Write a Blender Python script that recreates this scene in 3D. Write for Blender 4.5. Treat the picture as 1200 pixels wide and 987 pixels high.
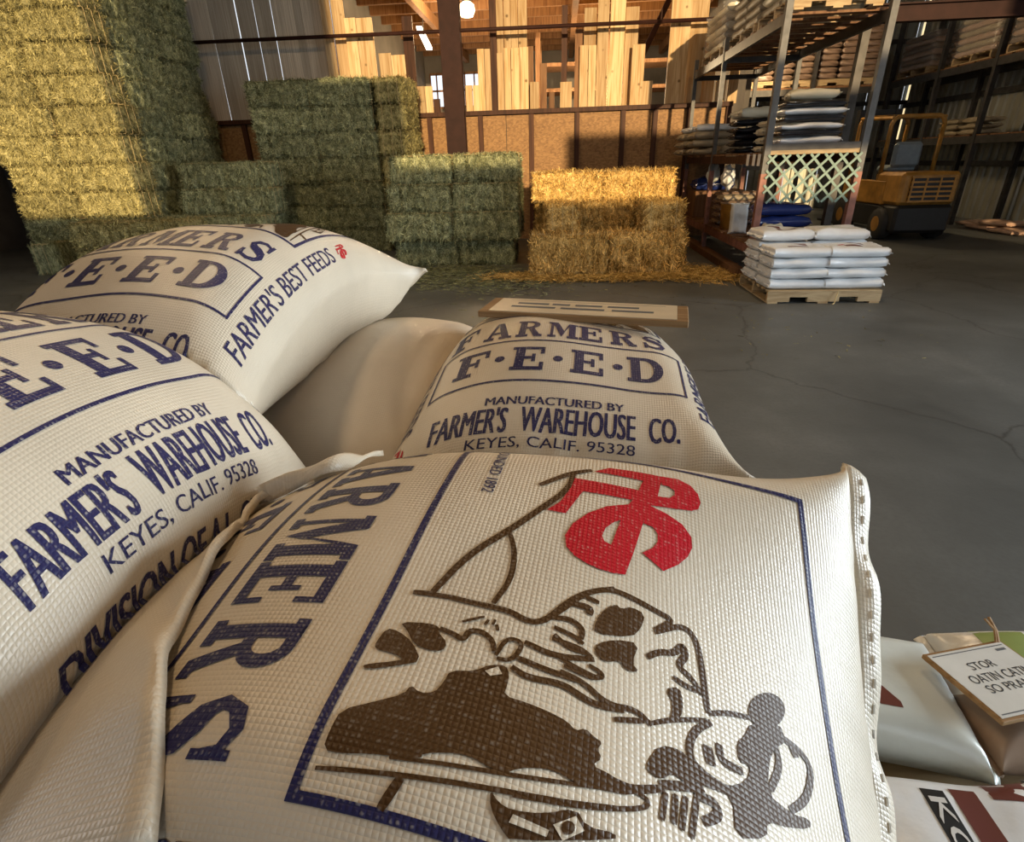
import bpy, bmesh, math, random
import numpy as np
from mathutils import Vector, Matrix, noise

for _o in list(bpy.data.objects):
    bpy.data.objects.remove(_o, do_unlink=True)
scene = bpy.context.scene
COL = scene.collection
RX = math.radians
random.seed(7)
rng = np.random.default_rng(7)

# ------------------------------------------------------------------ camera
FPX = 641.0
YAW, PITCH, ROLL = RX(5.37), RX(25.27), RX(-1.717)
CAMZ = 1.45
_cy, _sy, _cp, _sp, _cr, _sr = math.cos(YAW), math.sin(YAW), math.cos(PITCH), math.sin(PITCH), math.cos(ROLL), math.sin(ROLL)
_f = np.array([-_sy * _cp, _cy * _cp, -_sp]); _r = np.array([_cy, _sy, 0.0]); _u = np.cross(_r, _f)
CR = _cr * _r + _sr * _u
CU = -_sr * _r + _cr * _u
CF = _f
CP = np.array([0, 0, CAMZ])
cam_data = bpy.data.cameras.new('camera')
cam_data.sensor_fit = 'HORIZONTAL'
cam_data.sensor_width = 36.0
cam_data.lens = 36.0 * FPX / 1200.0
cam_data.clip_start = 0.02
cam_data.clip_end = 200
cam = bpy.data.objects.new('camera', cam_data)
COL.objects.link(cam)
cam.matrix_world = Matrix(((CR[0], CU[0], -CF[0], CP[0]), (CR[1], CU[1], -CF[1], CP[1]), (CR[2], CU[2], -CF[2], CP[2]), (0, 0, 0, 1)))
scene.camera = cam

def ray(x, y):
    return CR * (x - 600) / FPX - CU * (y - 493.5) / FPX + CF
def atz(x, y, z): d = ray(x, y); return CP + d * ((z - CAMZ) / d[2])
def aty(x, y, Y): d = ray(x, y); return CP + d * (Y / d[1])
def atx(x, y, X): d = ray(x, y); return CP + d * (X / d[0])

# ------------------------------------------------------------------ light
scene.view_settings.view_transform = 'Standard'
scene.view_settings.look = 'None'
scene.view_settings.gamma = 1.0
scene.view_settings.use_curve_mapping = False
scene.view_settings.exposure = -0.15

world = bpy.data.worlds.new('sky')
scene.world = world
world.use_nodes = True
_bg = world.node_tree.nodes['Background']
_bg.inputs[0].default_value = (0.86, 0.93, 1.0, 1)
_bg.inputs[1].default_value = 1.3

def lamp(name, kind, loc, energy, color, target=None, **kw):
    d = bpy.data.lights.new(name, kind)
    d.energy = energy; d.color = color
    for k, v in kw.items(): setattr(d, k, v)
    o = bpy.data.objects.new(name, d); COL.objects.link(o); o.location = loc
    if target is not None:
        o.rotation_euler = (Vector(target) - Vector(loc)).to_track_quat('-Z', 'Y').to_euler()
    return o
# low golden sun that reaches the back of the barn through the high openings of the front wall
lamp('sun', 'SUN', (3, -20, 6), 6.2, (1.0, 0.74, 0.41), (0, 0, 6 - 23 * math.tan(RX(5.2))), angle=RX(.6))
# daylight fill: area lamps added at unseen side doorways and the high front openings
lamp('daylight_fill_west', 'AREA', (-11.8, 0.5, 2.3), 110, (0.85, 0.93, 1.0), (0, 1.2, 0.9), shape='RECTANGLE', size=4.6, size_y=3.6)
lamp('daylight_fill_east', 'AREA', (9.2, 1.4, 2.0), 430, (0.80, 0.91, 1.0), (0, 1.0, 1.0), shape='RECTANGLE', size=4.6, size_y=3.4, spread=RX(105))
lamp('daylight_fill_front', 'AREA', (3.4, -7.7, 3.9), 90, (0.90, 0.94, 1.0), (1.8, 6, 0.6), shape='RECTANGLE', size=6.4, size_y=2.4)
# warm fill lamps added under the roof, out of view and without fixtures
for _x, _y, _e in ((-4.0, 5.2, 120), (2.4, 5.4, 90), (-1.6, 1.2, 36)):
    lamp('warm_fill_light', 'AREA', (_x, _y, 5.6), _e * 1.3, (1.0, 0.70, 0.40), (_x, _y + .3, 0), shape='DISK', size=0.6)

# ------------------------------------------------------------------ helpers
class MB:
    def __init__(self): self.v = []; self.f = []
    def add(self, vs, fs):
        b = len(self.v); self.v += [tuple(p) for p in vs]; self.f += [tuple(i + b for i in f) for f in fs]; return self
    def box(self, c, s, m=None):
        hx, hy, hz = s[0] / 2, s[1] / 2, s[2] / 2
        vs = [Vector((x, y, z)) for z in (-hz, hz) for y in (-hy, hy) for x in (-hx, hx)]
        if m is not None: vs = [m @ p for p in vs]
        vs = [p + Vector(c) for p in vs]
        return self.add(vs, [(0, 2, 3, 1), (4, 5, 7, 6), (0, 1, 5, 4), (2, 6, 7, 3), (0, 4, 6, 2), (1, 3, 7, 5)])
    def span(self, a, b):
        a = Vector(a); b = Vector(b)
        return self.box((a + b) / 2, [abs(q) for q in (b - a)])
    def bar(self, p0, p1, w, h, up=(0, 0, 1)):
        p0 = Vector(p0); p1 = Vector(p1); d = (p1 - p0); L = d.length; d.normalize()
        x = d.cross(Vector(up))
        if x.length < 1e-4: x = d.cross(Vector((0, 1, 0)))
        x.normalize(); z = x.cross(d)
        m = Matrix((x, d, z)).transposed()
        return self.box((p0 + p1) / 2, (w, L, h), m)
    def tube(self, pts, r, n=8, cap=True):
        pts = [Vector(p) for p in pts]; rings = []
        prev = None
        for i, p in enumerate(pts):
            t = (pts[min(i + 1, len(pts) - 1)] - pts[max(i - 1, 0)]).normalized()
            a = prev - t * prev.dot(t) if prev is not None else t.orthogonal()
            if a.length < 1e-5: a = t.orthogonal()
            a.normalize(); prev = a; b = t.cross(a)
            rr = r[i] if hasattr(r, '__len__') else r
            rings.append([p + (a * math.cos(2 * math.pi * k / n) + b * math.sin(2 * math.pi * k / n)) * rr for k in range(n)])
        vs = [q for g in rings for q in g]; fs = []
        for i in range(len(pts) - 1):
            for k in range(n):
                fs.append((i * n + k, i * n + (k + 1) % n, (i + 1) * n + (k + 1) % n, (i + 1) * n + k))
        if cap: fs += [tuple(range(n))[::-1], tuple(range((len(pts) - 1) * n, len(pts) * n))]
        return self.add(vs, fs)
    def lathe(self, c, prof, n=20, axis='z'):
        vs = []; fs = []
        for r, z in prof:
            for k in range(n):
                a = 2 * math.pi * k / n
                p = (r * math.cos(a), r * math.sin(a), z)
                if axis == 'y': p = (p[0], p[2], p[1])
                if axis == 'x': p = (p[2], p[0], p[1])
                vs.append(Vector(p) + Vector(c))
        m = len(prof)
        for i in range(m - 1):
            for k in range(n): fs.append((i * n + k, i * n + (k + 1) % n, (i + 1) * n + (k + 1) % n, (i + 1) * n + k))
        fs += [tuple(range(n))[::-1], tuple(range((m - 1) * n, m * n))]
        return self.add(vs, fs)
    def mesh(self, name, smooth=False, bevel=0):
        me = bpy.data.meshes.new(name); me.from_pydata(self.v, [], self.f)
        bm = bmesh.new(); bm.from_mesh(me)
        bmesh.ops.recalc_face_normals(bm, faces=bm.faces)
        if bevel: bmesh.ops.bevel(bm, geom=bm.edges[:], offset=bevel, segments=1, affect='EDGES')
        bm.to_mesh(me); bm.free()
        if smooth: me.polygons.foreach_set('use_smooth', [True] * len(me.polygons))
        me.update(); return me
    def build(self, name, mat, parent=None, smooth=False, bevel=0):
        me = self.mesh(name, smooth, bevel); me.materials.append(mat)
        return link(name, me, parent)

def link(name, me, parent=None):
    o = bpy.data.objects.new(name, me); COL.objects.link(o)
    if parent is not None: o.parent = parent
    return o
def empty(name, loc=(0, 0, 0), rz=0):
    o = bpy.data.objects.new(name, None); COL.objects.link(o); o.location = loc; o.rotation_euler = (0, 0, rz); o.empty_display_size = .1
    return o
def tag(o, label, cat, group=None, kind=None):
    o['label'] = label; o['category'] = cat
    if group: o['group'] = group
    if kind: o['kind'] = kind
    return o
def structure(o, label=None, cat=None):
    o['kind'] = 'structure'
    if label: o['label'] = label
    if cat: o['category'] = cat
    return o
def copy_tree(o, parent=None):
    c = o.copy(); COL.objects.link(c); c.parent = parent
    for ch in list(o.children): copy_tree(ch, c)
    return c

# ------------------------------------------------------------------ materials
def newmat(name):
    m = bpy.data.materials.new(name); m.use_nodes = True
    nt = m.node_tree; return m, nt, nt.nodes['Principled BSDF']
def N(nt, t, **kw):
    n = nt.nodes.new(t)
    for k, v in kw.items():
        if k in ('operation', 'blend_type', 'data_type', 'wave_type', 'bands_direction', 'feature', 'attribute_name', 'noise_dimensions', 'wave_profile'): setattr(n, k, v)
        else: n.inputs[k].default_value = v
    return n
def ramp(nt, fac, stops):
    r = nt.nodes.new('ShaderNodeValToRGB'); e = r.color_ramp.elements
    while len(e) < len(stops): e.new(0.5)
    for i, (p, c) in enumerate(stops): e[i].position = p; e[i].color = (*c, 1)
    nt.links.new(fac, r.inputs[0]); return r.outputs[0]
def mathn(nt, op, a, b=None):
    n = nt.nodes.new('ShaderNodeMath'); n.operation = op
    for i, q in enumerate((a, b)):
        if q is None: continue
        if isinstance(q, (int, float)): n.inputs[i].default_value = q
        else: nt.links.new(q, n.inputs[i])
    return n.outputs[0]
def mixc(nt, fac, a, b, mode='MIX'):
    n = nt.nodes.new('ShaderNodeMix'); n.data_type = 'RGBA'; n.blend_type = mode
    for i, q in ((0, fac), (6, a), (7, b)):
        if isinstance(q, (int, float)): n.inputs[i].default_value = q
        elif isinstance(q, tuple): n.inputs[i].default_value = (*q, 1)
        else: nt.links.new(q, n.inputs[i])
    return n.outputs[2]
def bump(nt, bsdf, h, strength=.3, dist=.01):
    b = N(nt, 'ShaderNodeBump', Strength=strength, Distance=dist); nt.links.new(h, b.inputs['Height']); nt.links.new(b.outputs[0], bsdf.inputs['Normal'])
def simple(name, col, rough=.6, metal=0, var=.25, scale=6, bmp=.1, spec=None, rand=.0):
    m, nt, b = newmat(name)
    tc = nt.nodes.new('ShaderNodeTexCoord')
    n = N(nt, 'ShaderNodeTexNoise', Scale=scale, Detail=5); nt.links.new(tc.outputs['Object'], n.inputs['Vector'])
    lo = tuple(c * (1 - var) for c in col); hi = tuple(min(1, c * (1 + var)) for c in col)
    c = ramp(nt, n.outputs[0], [(.3, lo), (.7, hi)])
    if rand:
        oi = nt.nodes.new('ShaderNodeObjectInfo')
        f = mathn(nt, 'ADD', mathn(nt, 'MULTIPLY', oi.outputs['Random'], rand), 1 - rand / 2)
        cc = nt.nodes.new('ShaderNodeCombineColor')
        for i in range(3): nt.links.new(f, cc.inputs[i])
        c = mixc(nt, 1.0, c, cc.outputs[0], 'MULTIPLY')
    nt.links.new(c, b.inputs['Base Color'])
    b.inputs['Roughness'].default_value = rough; b.inputs['Metallic'].default_value = metal
    if spec is not None: b.inputs['Specular IOR Level'].default_value = spec
    if bmp: bump(nt, b, n.outputs[0], bmp, .01)
    return m
def wood(name, c1, c2, rough=.6, scale=(14, 14, .7), rand=.35, knots=True):
    m, nt, b = newmat(name)
    tc = nt.nodes.new('ShaderNodeTexCoord'); mp = N(nt, 'ShaderNodeMapping', Scale=scale); oi = nt.nodes.new('ShaderNodeObjectInfo')
    add = nt.nodes.new('ShaderNodeVectorMath'); add.operation = 'ADD'
    sc = nt.nodes.new('ShaderNodeVectorMath'); sc.operation = 'SCALE'; sc.inputs[0].default_value = (7, 3, 11); nt.links.new(oi.outputs['Random'], sc.inputs['Scale'])
    nt.links.new(tc.outputs['Object'], add.inputs[0]); nt.links.new(sc.outputs[0], add.inputs[1]); nt.links.new(add.outputs[0], mp.inputs[0])
    n = N(nt, 'ShaderNodeTexNoise', Scale=1.5, Detail=6, Distortion=1.2); nt.links.new(mp.outputs[0], n.inputs['Vector'])
    c = ramp(nt, n.outputs[0], [(.35, c2), (.6, c1)])
    if knots:
        v = N(nt, 'ShaderNodeTexVoronoi', Scale=4.0); nt.links.new(add.outputs[0], v.inputs['Vector'])
        k = ramp(nt, v.outputs['Distance'], [(.06, (1, 1, 1)), (.14, (0, 0, 0))])
        c = mixc(nt, k, c, tuple(q * .45 for q in c2))
    f = mathn(nt, 'ADD', mathn(nt, 'MULTIPLY', oi.outputs['Random'], rand), 1 - rand * .6)
    cc = nt.nodes.new('ShaderNodeCombineColor')
    for i in range(3): nt.links.new(f, cc.inputs[i])
    c = mixc(nt, 1.0, c, cc.outputs[0], 'MULTIPLY')
    nt.links.new(c, b.inputs['Base Color']); b.inputs['Roughness'].default_value = rough; b.inputs['Specular IOR Level'].default_value = .15
    bump(nt, b, n.outputs[0], .15, .005)
    return m
def haymat(name, c1, c2, c3):
    m, nt, b = newmat(name)
    tc = nt.nodes.new('ShaderNodeTexCoord'); oi = nt.nodes.new('ShaderNodeObjectInfo')
    n = N(nt, 'ShaderNodeTexNoise', Scale=9, Detail=8, Roughness=.75); nt.links.new(tc.outputs['Object'], n.inputs['Vector'])
    mp = N(nt, 'ShaderNodeMapping', Scale=(75, 75, 14)); nt.links.new(tc.outputs['Object'], mp.inputs[0])
    n2 = N(nt, 'ShaderNodeTexNoise', Scale=1, Detail=4, Distortion=2.5); nt.links.new(mp.outputs[0], n2.inputs['Vector'])
    mx = mathn(nt, 'ADD', mathn(nt, 'MULTIPLY', n.outputs[0], .55), mathn(nt, 'MULTIPLY', n2.outputs[0], .45))
    c = ramp(nt, mx, [(.42, c1), (.5, c2), (.60, c3)])
    at = N(nt, 'ShaderNodeAttribute', attribute_name='tint')
    c = mixc(nt, 1.0, c, at.outputs['Color'], 'MULTIPLY')
    f = mathn(nt, 'ADD', mathn(nt, 'MULTIPLY', oi.outputs['Random'], .3), .85)
    cc = nt.nodes.new('ShaderNodeCombineColor')
    for i in range(3): nt.links.new(f, cc.inputs[i])
    c = mixc(nt, 1.0, c, cc.outputs[0], 'MULTIPLY')
    nt.links.new(c, b.inputs['Base Color']); b.inputs['Roughness'].default_value = .8
    b.inputs['Specular IOR Level'].default_value = .2
    bump(nt, b, mx, .8, .03)
    return m
WEAVE = 2 * math.pi / 0.0078
def bagmat(name, col, ink=None, weave=True, rough=.36, bstr=.3, tone=.1):
    """woven tape fabric; UV carries metres along the cloth"""
    m, nt, b = newmat(name)
    uv = nt.nodes.new('ShaderNodeUVMap'); uv.uv_map = 'cloth'
    sx = nt.nodes.new('ShaderNodeSeparateXYZ'); nt.links.new(uv.outputs[0], sx.inputs[0])
    n = N(nt, 'ShaderNodeTexNoise', Scale=7, Detail=5); nt.links.new(uv.outputs[0], n.inputs['Vector'])
    nf = N(nt, 'ShaderNodeTexNoise', Scale=190, Detail=2); nt.links.new(uv.outputs[0], nf.inputs['Vector'])
    a = mathn(nt, 'SINE', mathn(nt, 'MULTIPLY', sx.outputs[0], WEAVE)); c_ = mathn(nt, 'SINE', mathn(nt, 'MULTIPLY', sx.outputs[1], WEAVE))
    w = mathn(nt, 'SUBTRACT', mathn(nt, 'MULTIPLY', mathn(nt, 'POWER', mathn(nt, 'ABSOLUTE', mathn(nt, 'MULTIPLY', a, c_)), .6), 2), 1)
    h = mathn(nt, 'ADD', mathn(nt, 'MULTIPLY', w, .5), mathn(nt, 'MULTIPLY', nf.outputs[0], .9))
    lo = tuple(q * (1 - tone) for q in col); hi = tuple(min(1, q * (1 + tone * .5)) for q in col)
    c = ramp(nt, n.outputs[0], [(.3, lo), (.7, hi)])
    if ink:
        # worn ink: the tape crests lose colour
        k = ramp(nt, mathn(nt, 'ADD', mathn(nt, 'MULTIPLY', w, .16), nf.outputs[0]), [(.62, (0, 0, 0)), (.82, (1, 1, 1))])
        c = mixc(nt, mathn(nt, 'MULTIPLY', k, ink), c, (.62, .57, .48))
    nt.links.new(c, b.inputs['Base Color']); b.inputs['Roughness'].default_value = rough
    b.inputs['Specular IOR Level'].default_value = .2 if ink else .6
    if weave: bump(nt, b, h, bstr, .0016)
    else: bump(nt, b, n.outputs[0], .25, .02)
    return m

M = {}
M['bag'] = bagmat('woven_bag', (.66, .565, .425))
M['bag_plain'] = bagmat('woven_bag_back', (.62, .52, .39), bstr=.2)
M['ink_blue'] = bagmat('ink_blue', (.028, .026, .085), ink=.4)
M['ink_red'] = bagmat('ink_red', (.52, .012, .022), ink=.3)
M['ink_brown'] = bagmat('ink_brown', (.075, .036, .012), ink=.16)
M['bag_paper'] = bagmat('paper_bag_brown', (.30, .20, .13), weave=False, rough=.7)
M['poly_white'] = bagmat('poly_white', (.74, .76, .77), weave=False, rough=.28)
M['poly_pale'] = bagmat('poly_pale', (.62, .66, .62), weave=False, rough=.3)
M['poly_dark'] = bagmat('poly_black', (.012, .013, .018), weave=False, rough=.25)
M['poly_blue'] = bagmat('poly_blue', (.015, .03, .14), weave=False, rough=.22)
M['poly_tan'] = bagmat('poly_tan', (.36, .29, .19), weave=False, rough=.6, tone=.3)
M['poly_cream'] = bagmat('poly_cream', (.66, .60, .44), weave=False, rough=.5)
M['poly_brown'] = bagmat('poly_brown', (.20, .13, .09), weave=False, rough=.35, tone=.35)
M['poly_pink'] = bagmat('poly_pink', (.46, .30, .22), weave=False, rough=.3, tone=.3)
M['print_brown'] = simple('print_maroon', (.13, .035, .025), .35, var=.1, bmp=0)
M['print_black'] = simple('print_black', (.015, .014, .013), .35, var=.1, bmp=0)
M['print_white'] = simple('print_white', (.62, .60, .56), .4, var=.1, bmp=0)
M['print_red'] = simple('print_red', (.45, .02, .04), .4, var=.1, bmp=0)
M['print_green'] = simple('print_green', (.25, .33, .10), .4, var=.1, bmp=0)
M['thread'] = simple('thread', (.72, .70, .64), .7, var=.15, bmp=0)
M['pine'] = wood('pine', (.64, .46, .26), (.44, .27, .12), rand=.6)
M['pine_dark'] = wood('pine_dark', (.22, .115, .055), (.13, .06, .028), knots=False)
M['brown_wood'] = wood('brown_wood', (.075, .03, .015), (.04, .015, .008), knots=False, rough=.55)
M['grey_board'] = wood('grey_board', (.60, .53, .43), (.42, .355, .275), scale=(30, 30, .5), rand=.5, knots=False)
M['pallet_wood'] = wood('pallet_wood', (.50, .37, .21), (.34, .23, .12), scale=(2, 14, 14))
M['sign_wood'] = wood('sign_wood', (.40, .25, .12), (.27, .15, .06), scale=(2, 20, 20), knots=False)
M['steel'] = simple('galvanised_steel', (.085, .083, .08), .55, .5, .2, 14)
M['steel_dark'] = simple('dark_steel', (.055, .05, .045), .5, .5, .3, 9)
M['maroon'] = simple('maroon_paint', (.03, .011, .008), .6, 0, .25, 6, spec=.15)
M['rust'] = simple('rust_paint', (.20, .085, .06), .6, .2, .35, 10)
M['sheet'] = simple('metal_sheet', (.34, .33, .27), .5, .35, .12, 3, rand=.25)
M['yellow'] = simple('yellow_paint', (.36, .18, .032), .45, .1, .3, 7)
M['rubber'] = simple('rubber', (.02, .02, .021), .7, 0, .2, 10)
M['black'] = simple('black_paint', (.012, .012, .013), .5, 0, .2, 8)
M['seat'] = simple('seat_vinyl', (.20, .25, .28), .45, 0, .15, 8)
M['lattice'] = simple('lattice_paint', (.15, .225, .185), .55, 0, .15, 9)
M['card'] = simple('card_white', (.78, .76, .70), .5, 0, .05, 9, bmp=0)
M['paper'] = simple('laminated_paper', (.66, .68, .66), .22, 0, .06, 12, bmp=.03)
M['paper_tan'] = simple('aged_paper', (.62, .52, .36), .4, 0, .08, 20, bmp=.03)
M['pencil'] = simple('pencil_ink', (.10, .11, .12), .6, 0, .1, 9, bmp=0)
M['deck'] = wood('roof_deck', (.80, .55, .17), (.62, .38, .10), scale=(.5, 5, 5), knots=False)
M['twine'] = simple('twine', (.55, .42, .20), .8, 0, .2, 40, bmp=0)
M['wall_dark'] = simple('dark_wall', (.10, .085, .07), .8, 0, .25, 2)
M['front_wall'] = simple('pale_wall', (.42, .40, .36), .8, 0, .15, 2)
M['hay_green'] = haymat('hay_green', (.075, .085, .042), (.235, .25, .135), (.47, .475, .28))
M['hay_gold'] = haymat('hay_pale', (.10, .085, .03), (.28, .25, .105), (.52, .46, .22))
M['straw'] = haymat('straw', (.24, .135, .035), (.55, .35, .11), (.80, .58, .24))
m, nt, b = newmat('clear_wrap')
b.inputs['Base Color'].default_value = (.85, .87, .88, 1); b.inputs['Roughness'].default_value = .18; b.inputs['Alpha'].default_value = .13
M['wrap'] = m
m, nt, b = newmat('lamp_glass')
b.inputs['Emission Color'].default_value = (1, .86, .62, 1); b.inputs['Emission Strength'].default_value = 2.2; b.inputs['Base Color'].default_value = (.9, .9, .86, 1)
M['lamp_glass'] = m
m, nt, b = newmat('tube_light')
b.inputs['Emission Color'].default_value = (1, .93, .8, 1); b.inputs['Emission Strength'].default_value = 4
M['tube_light'] = m
# osb
m, nt, b = newmat('osb')
tc = nt.nodes.new('ShaderNodeTexCoord'); oi = nt.nodes.new('ShaderNodeObjectInfo')
v = N(nt, 'ShaderNodeTexVoronoi', Scale=26, Randomness=1); mp = N(nt, 'ShaderNodeMapping', Scale=(1, 1, 1.8), Rotation=(0, .6, 0)); nt.links.new(tc.outputs['Object'], mp.inputs[0]); nt.links.new(mp.outputs[0], v.inputs['Vector'])
n = N(nt, 'ShaderNodeTexNoise', Scale=3, Detail=6); nt.links.new(tc.outputs['Object'], n.inputs['Vector'])
sp = nt.nodes.new('ShaderNodeSeparateColor'); nt.links.new(v.outputs['Color'], sp.inputs[0])
c = ramp(nt, mathn(nt, 'ADD', mathn(nt, 'MULTIPLY', sp.outputs[0], .6), mathn(nt, 'MULTIPLY', n.outputs[0], .5)), [(.2, (.17, .078, .022)), (.5, (.24, .12, .036)), (.85, (.32, .17, .058))])
nt.links.new(c, b.inputs['Base Color']); b.inputs['Roughness'].default_value = .65; bump(nt, b, sp.outputs[0], .1, .01)
M['osb'] = m
# concrete floor
m, nt, b = newmat('concrete_floor')
tc = nt.nodes.new('ShaderNodeTexCoord')
n = N(nt, 'ShaderNodeTexNoise', Scale=1.1, Detail=9, Roughness=.65); nt.links.new(tc.outputs['Object'], n.inputs['Vector'])
n2 = N(nt, 'ShaderNodeTexNoise', Scale=45, Detail=4); nt.links.new(tc.outputs['Object'], n2.inputs['Vector'])
n3 = N(nt, 'ShaderNodeTexNoise', Scale=.5, Detail=2, Distortion=.6); nt.links.new(tc.outputs['Object'], n3.inputs['Vector'])
v = N(nt, 'ShaderNodeTexVoronoi', Scale=.42, feature='DISTANCE_TO_EDGE')
wv = nt.nodes.new('ShaderNodeVectorMath'); wv.operation = 'ADD'
ns = nt.nodes.new('ShaderNodeVectorMath'); ns.operation = 'SCALE'; ns.inputs['Scale'].default_value = .5
nt.links.new(n.outputs['Color'], ns.inputs[0]); nt.links.new(tc.outputs['Object'], wv.inputs[0]); nt.links.new(ns.outputs[0], wv.inputs[1]); nt.links.new(wv.outputs[0], v.inputs['Vector'])
c = ramp(nt, n.outputs[0], [(.3, (.062, .068, .067)), (.55, (.094, .102, .100)), (.75, (.135, .143, .139))])
c = mixc(nt, ramp(nt, n2.outputs[0], [(.45, (0, 0, 0)), (.75, (.5, .5, .5))]), c, (.07, .072, .07))
c = mixc(nt, ramp(nt, v.outputs['Distance'], [(.0, (.8, .8, .8)), (.006, (0, 0, 0))]), c, (.035, .035, .034))
nt.links.new(c, b.inputs['Base Color'])
r_ = ramp(nt, n3.outputs[0], [(.35, (.42, .42, .42)), (.7, (.6, .6, .6))]); nt.links.new(r_, b.inputs['Roughness'])
bump(nt, b, mathn(nt, 'ADD', n.outputs[0], mathn(nt, 'MULTIPLY', n2.outputs[0], .3)), .12, .02)
M['floor'] = m

# ================================================================== the building
WY = 12.0
HX0, HX1, FY = -12.2, 9.4, -8.0
fl = MB().add([(-14, -9, 0), (11, -9, 0), (11, 21, 0), (-14, 21, 0)], [(0, 1, 2, 3)]).build('floor', M['floor'])
structure(fl, 'worn grey concrete floor of the barn', 'floor')
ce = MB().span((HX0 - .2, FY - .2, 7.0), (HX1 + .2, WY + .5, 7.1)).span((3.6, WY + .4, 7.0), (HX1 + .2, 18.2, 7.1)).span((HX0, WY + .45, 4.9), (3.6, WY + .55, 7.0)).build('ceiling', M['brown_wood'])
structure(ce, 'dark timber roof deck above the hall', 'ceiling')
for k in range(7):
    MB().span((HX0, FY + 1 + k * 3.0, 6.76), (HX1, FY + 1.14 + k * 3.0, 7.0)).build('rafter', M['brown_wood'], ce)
# unseen front wall behind the camera, openings shaped to place the sun patches
wf = MB()
for a, b in (((HX0, 0), (HX1, 2.62)), ((HX0, 2.62), (-8.4, 7)), ((-4.15, 2.62), (-1.3, 7)), ((-1.3, 2.62), (.1, 4.75)), ((.1, 2.62), (2.0, 3.2)), ((3.1, 3.1), (8.2, 4.0)), ((8.2, 2.62), (HX1, 7)), ((-8.4, 6.9), (8.2, 7))):  # piers, sills and cross beam added to shade the hay and board wall
    wf.span((a[0], FY - .12, a[1]), (b[0], FY, b[1]))
structure(wf.build('wall_front', M['front_wall']), 'pale front wall with openings shaped for the sun patches', 'wall')
# left wall with a wide doorway
wl = MB()
wl.span((HX0 - .12, FY, 0), (HX0, -2.0, 7.0)).span((HX0 - .12, 3.0, 0), (HX0, WY + .4, 7.0)).span((HX0 - .12, -2.0, 4.2), (HX0, 3.0, 7.0))
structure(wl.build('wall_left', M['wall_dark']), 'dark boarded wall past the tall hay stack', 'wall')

# corrugated sheet, width along +Y
def sheet_mesh(w, h, pitch=.23, rib=.04, name='metal_sheet'):
    mb = MB(); n = int(round(w / pitch)); ys = []; xs = []
    for i in range(n):
        y0 = i * pitch
        for dy, dx in ((0, 0), (.42, 0), (.52, rib), (.78, rib), (.88, 0)): ys.append(y0 + dy * pitch); xs.append(dx)
    ys.append(n * pitch); xs.append(0)
    k = len(ys); vs = [(-x, y, 0) for x, y in zip(xs, ys)] + [(-x, y, h) for x, y in zip(xs, ys)]
    vs += [(-x + .004, y, 0) for x, y in zip(xs, ys)] + [(-x + .004, y, h) for x, y in zip(xs, ys)]
    fs = [(i, i + 1, k + i + 1, k + i) for i in range(k - 1)] + [(2 * k + i + 1, 2 * k + i, 3 * k + i, 3 * k + i + 1) for i in range(k - 1)]
    mb.add(vs, fs); me = mb.mesh(name); me.materials.append(M['sheet']); return me
wr = empty('wall_right', (HX1, 0, 0)); structure(wr, 'pale corrugated metal wall behind the forklift', 'wall')
sm = sheet_mesh(.92, 7.0); smh = sheet_mesh(.92, 2.8)
y = FY
while y < 18.0:
    door = -1.5 < y < 4.6
    o = link('metal_sheet', smh if door else sm, wr); o.location = (0, y, 4.2 if door else 0); y += .93
for zz in (1.1, 2.5, 3.9):
    MB().span((-.12, 5.0, zz), (-.045, 18, zz + .11)).build('girt', M['steel_dark'], wr)
# far end wall of the right-hand bay with day slots
we = empty('wall_end', (0, 18.1, 0)); structure(we, 'corrugated end wall far behind the rack', 'wall')
x = 3.6
while x < HX1 - .1:
    o = link('metal_sheet', sm, we); o.location = (x, 0, 0); o.rotation_euler = (0, 0, -math.pi / 2); x += .93 if not 4.9 < x < 6.2 else 1.02
for zz in (1.2, 2.6, 4.0):
    MB().span((3.6, -.12, zz), (HX1, -.05, zz + .1)).build('girt', M['steel_dark'], we)
# partition between the two rear bays
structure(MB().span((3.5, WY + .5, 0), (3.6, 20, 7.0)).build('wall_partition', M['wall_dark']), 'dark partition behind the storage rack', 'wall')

# ---- back wall: studs, board panels, ledge, siding
wb = empty('wall_back', (0, 0, 0)); structure(wb, 'board-lined half wall behind the hay and straw', 'wall')
studs = [-7.35, -6.35, -5.35, -4.4, -3.45] + [float(aty(px, 160, WY)[0]) for px in (505, 564, 623, 676, 729, 766, 805, 850)]
LEDGE = 2.30
for i in range(len(studs) - 1):
    a, b = studs[i], studs[i + 1]
    w = b - a
    nsub = 2 if w > .9 else 1
    for k in range(nsub):
        x0 = a + w * k / nsub + .006; x1 = a + w * (k + 1) / nsub - .006
        o = MB().box((0, 0, 0), (x1 - x0, .018, LEDGE - .02)).build('board_panel', M['osb'], wb); o.location = ((x0 + x1) / 2, WY + .03 + .004 * (k % 2), (LEDGE - .02) / 2)
for a in studs:
    o = MB().box((0, 0, 0), (.09, .07, LEDGE)).build('stud', M['brown_wood'], wb); o.location = (a, WY - .015, LEDGE / 2)
structure(MB().span((studs[0], WY - .07, LEDGE), (studs[-1] + .05, WY + .55, LEDGE + .05)).build('trim_1', M['pine_dark']), 'brown plank ledge carrying the upright lumber', 'ledge')
structure(MB().span((studs[0], WY - .09, LEDGE - .01), (studs[-1] + .05, WY - .05, LEDGE + .065)).build('trim_2', M['brown_wood']), 'dark board edging the lumber ledge', 'trim')
MB().span((studs[0], WY + .1, 0), (studs[-1], WY + .14, LEDGE)).build('backing', M['wall_dark'], wb)
ra, rb = aty(205, 51, WY - .12), aty(865, 21, WY - .12)
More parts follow.
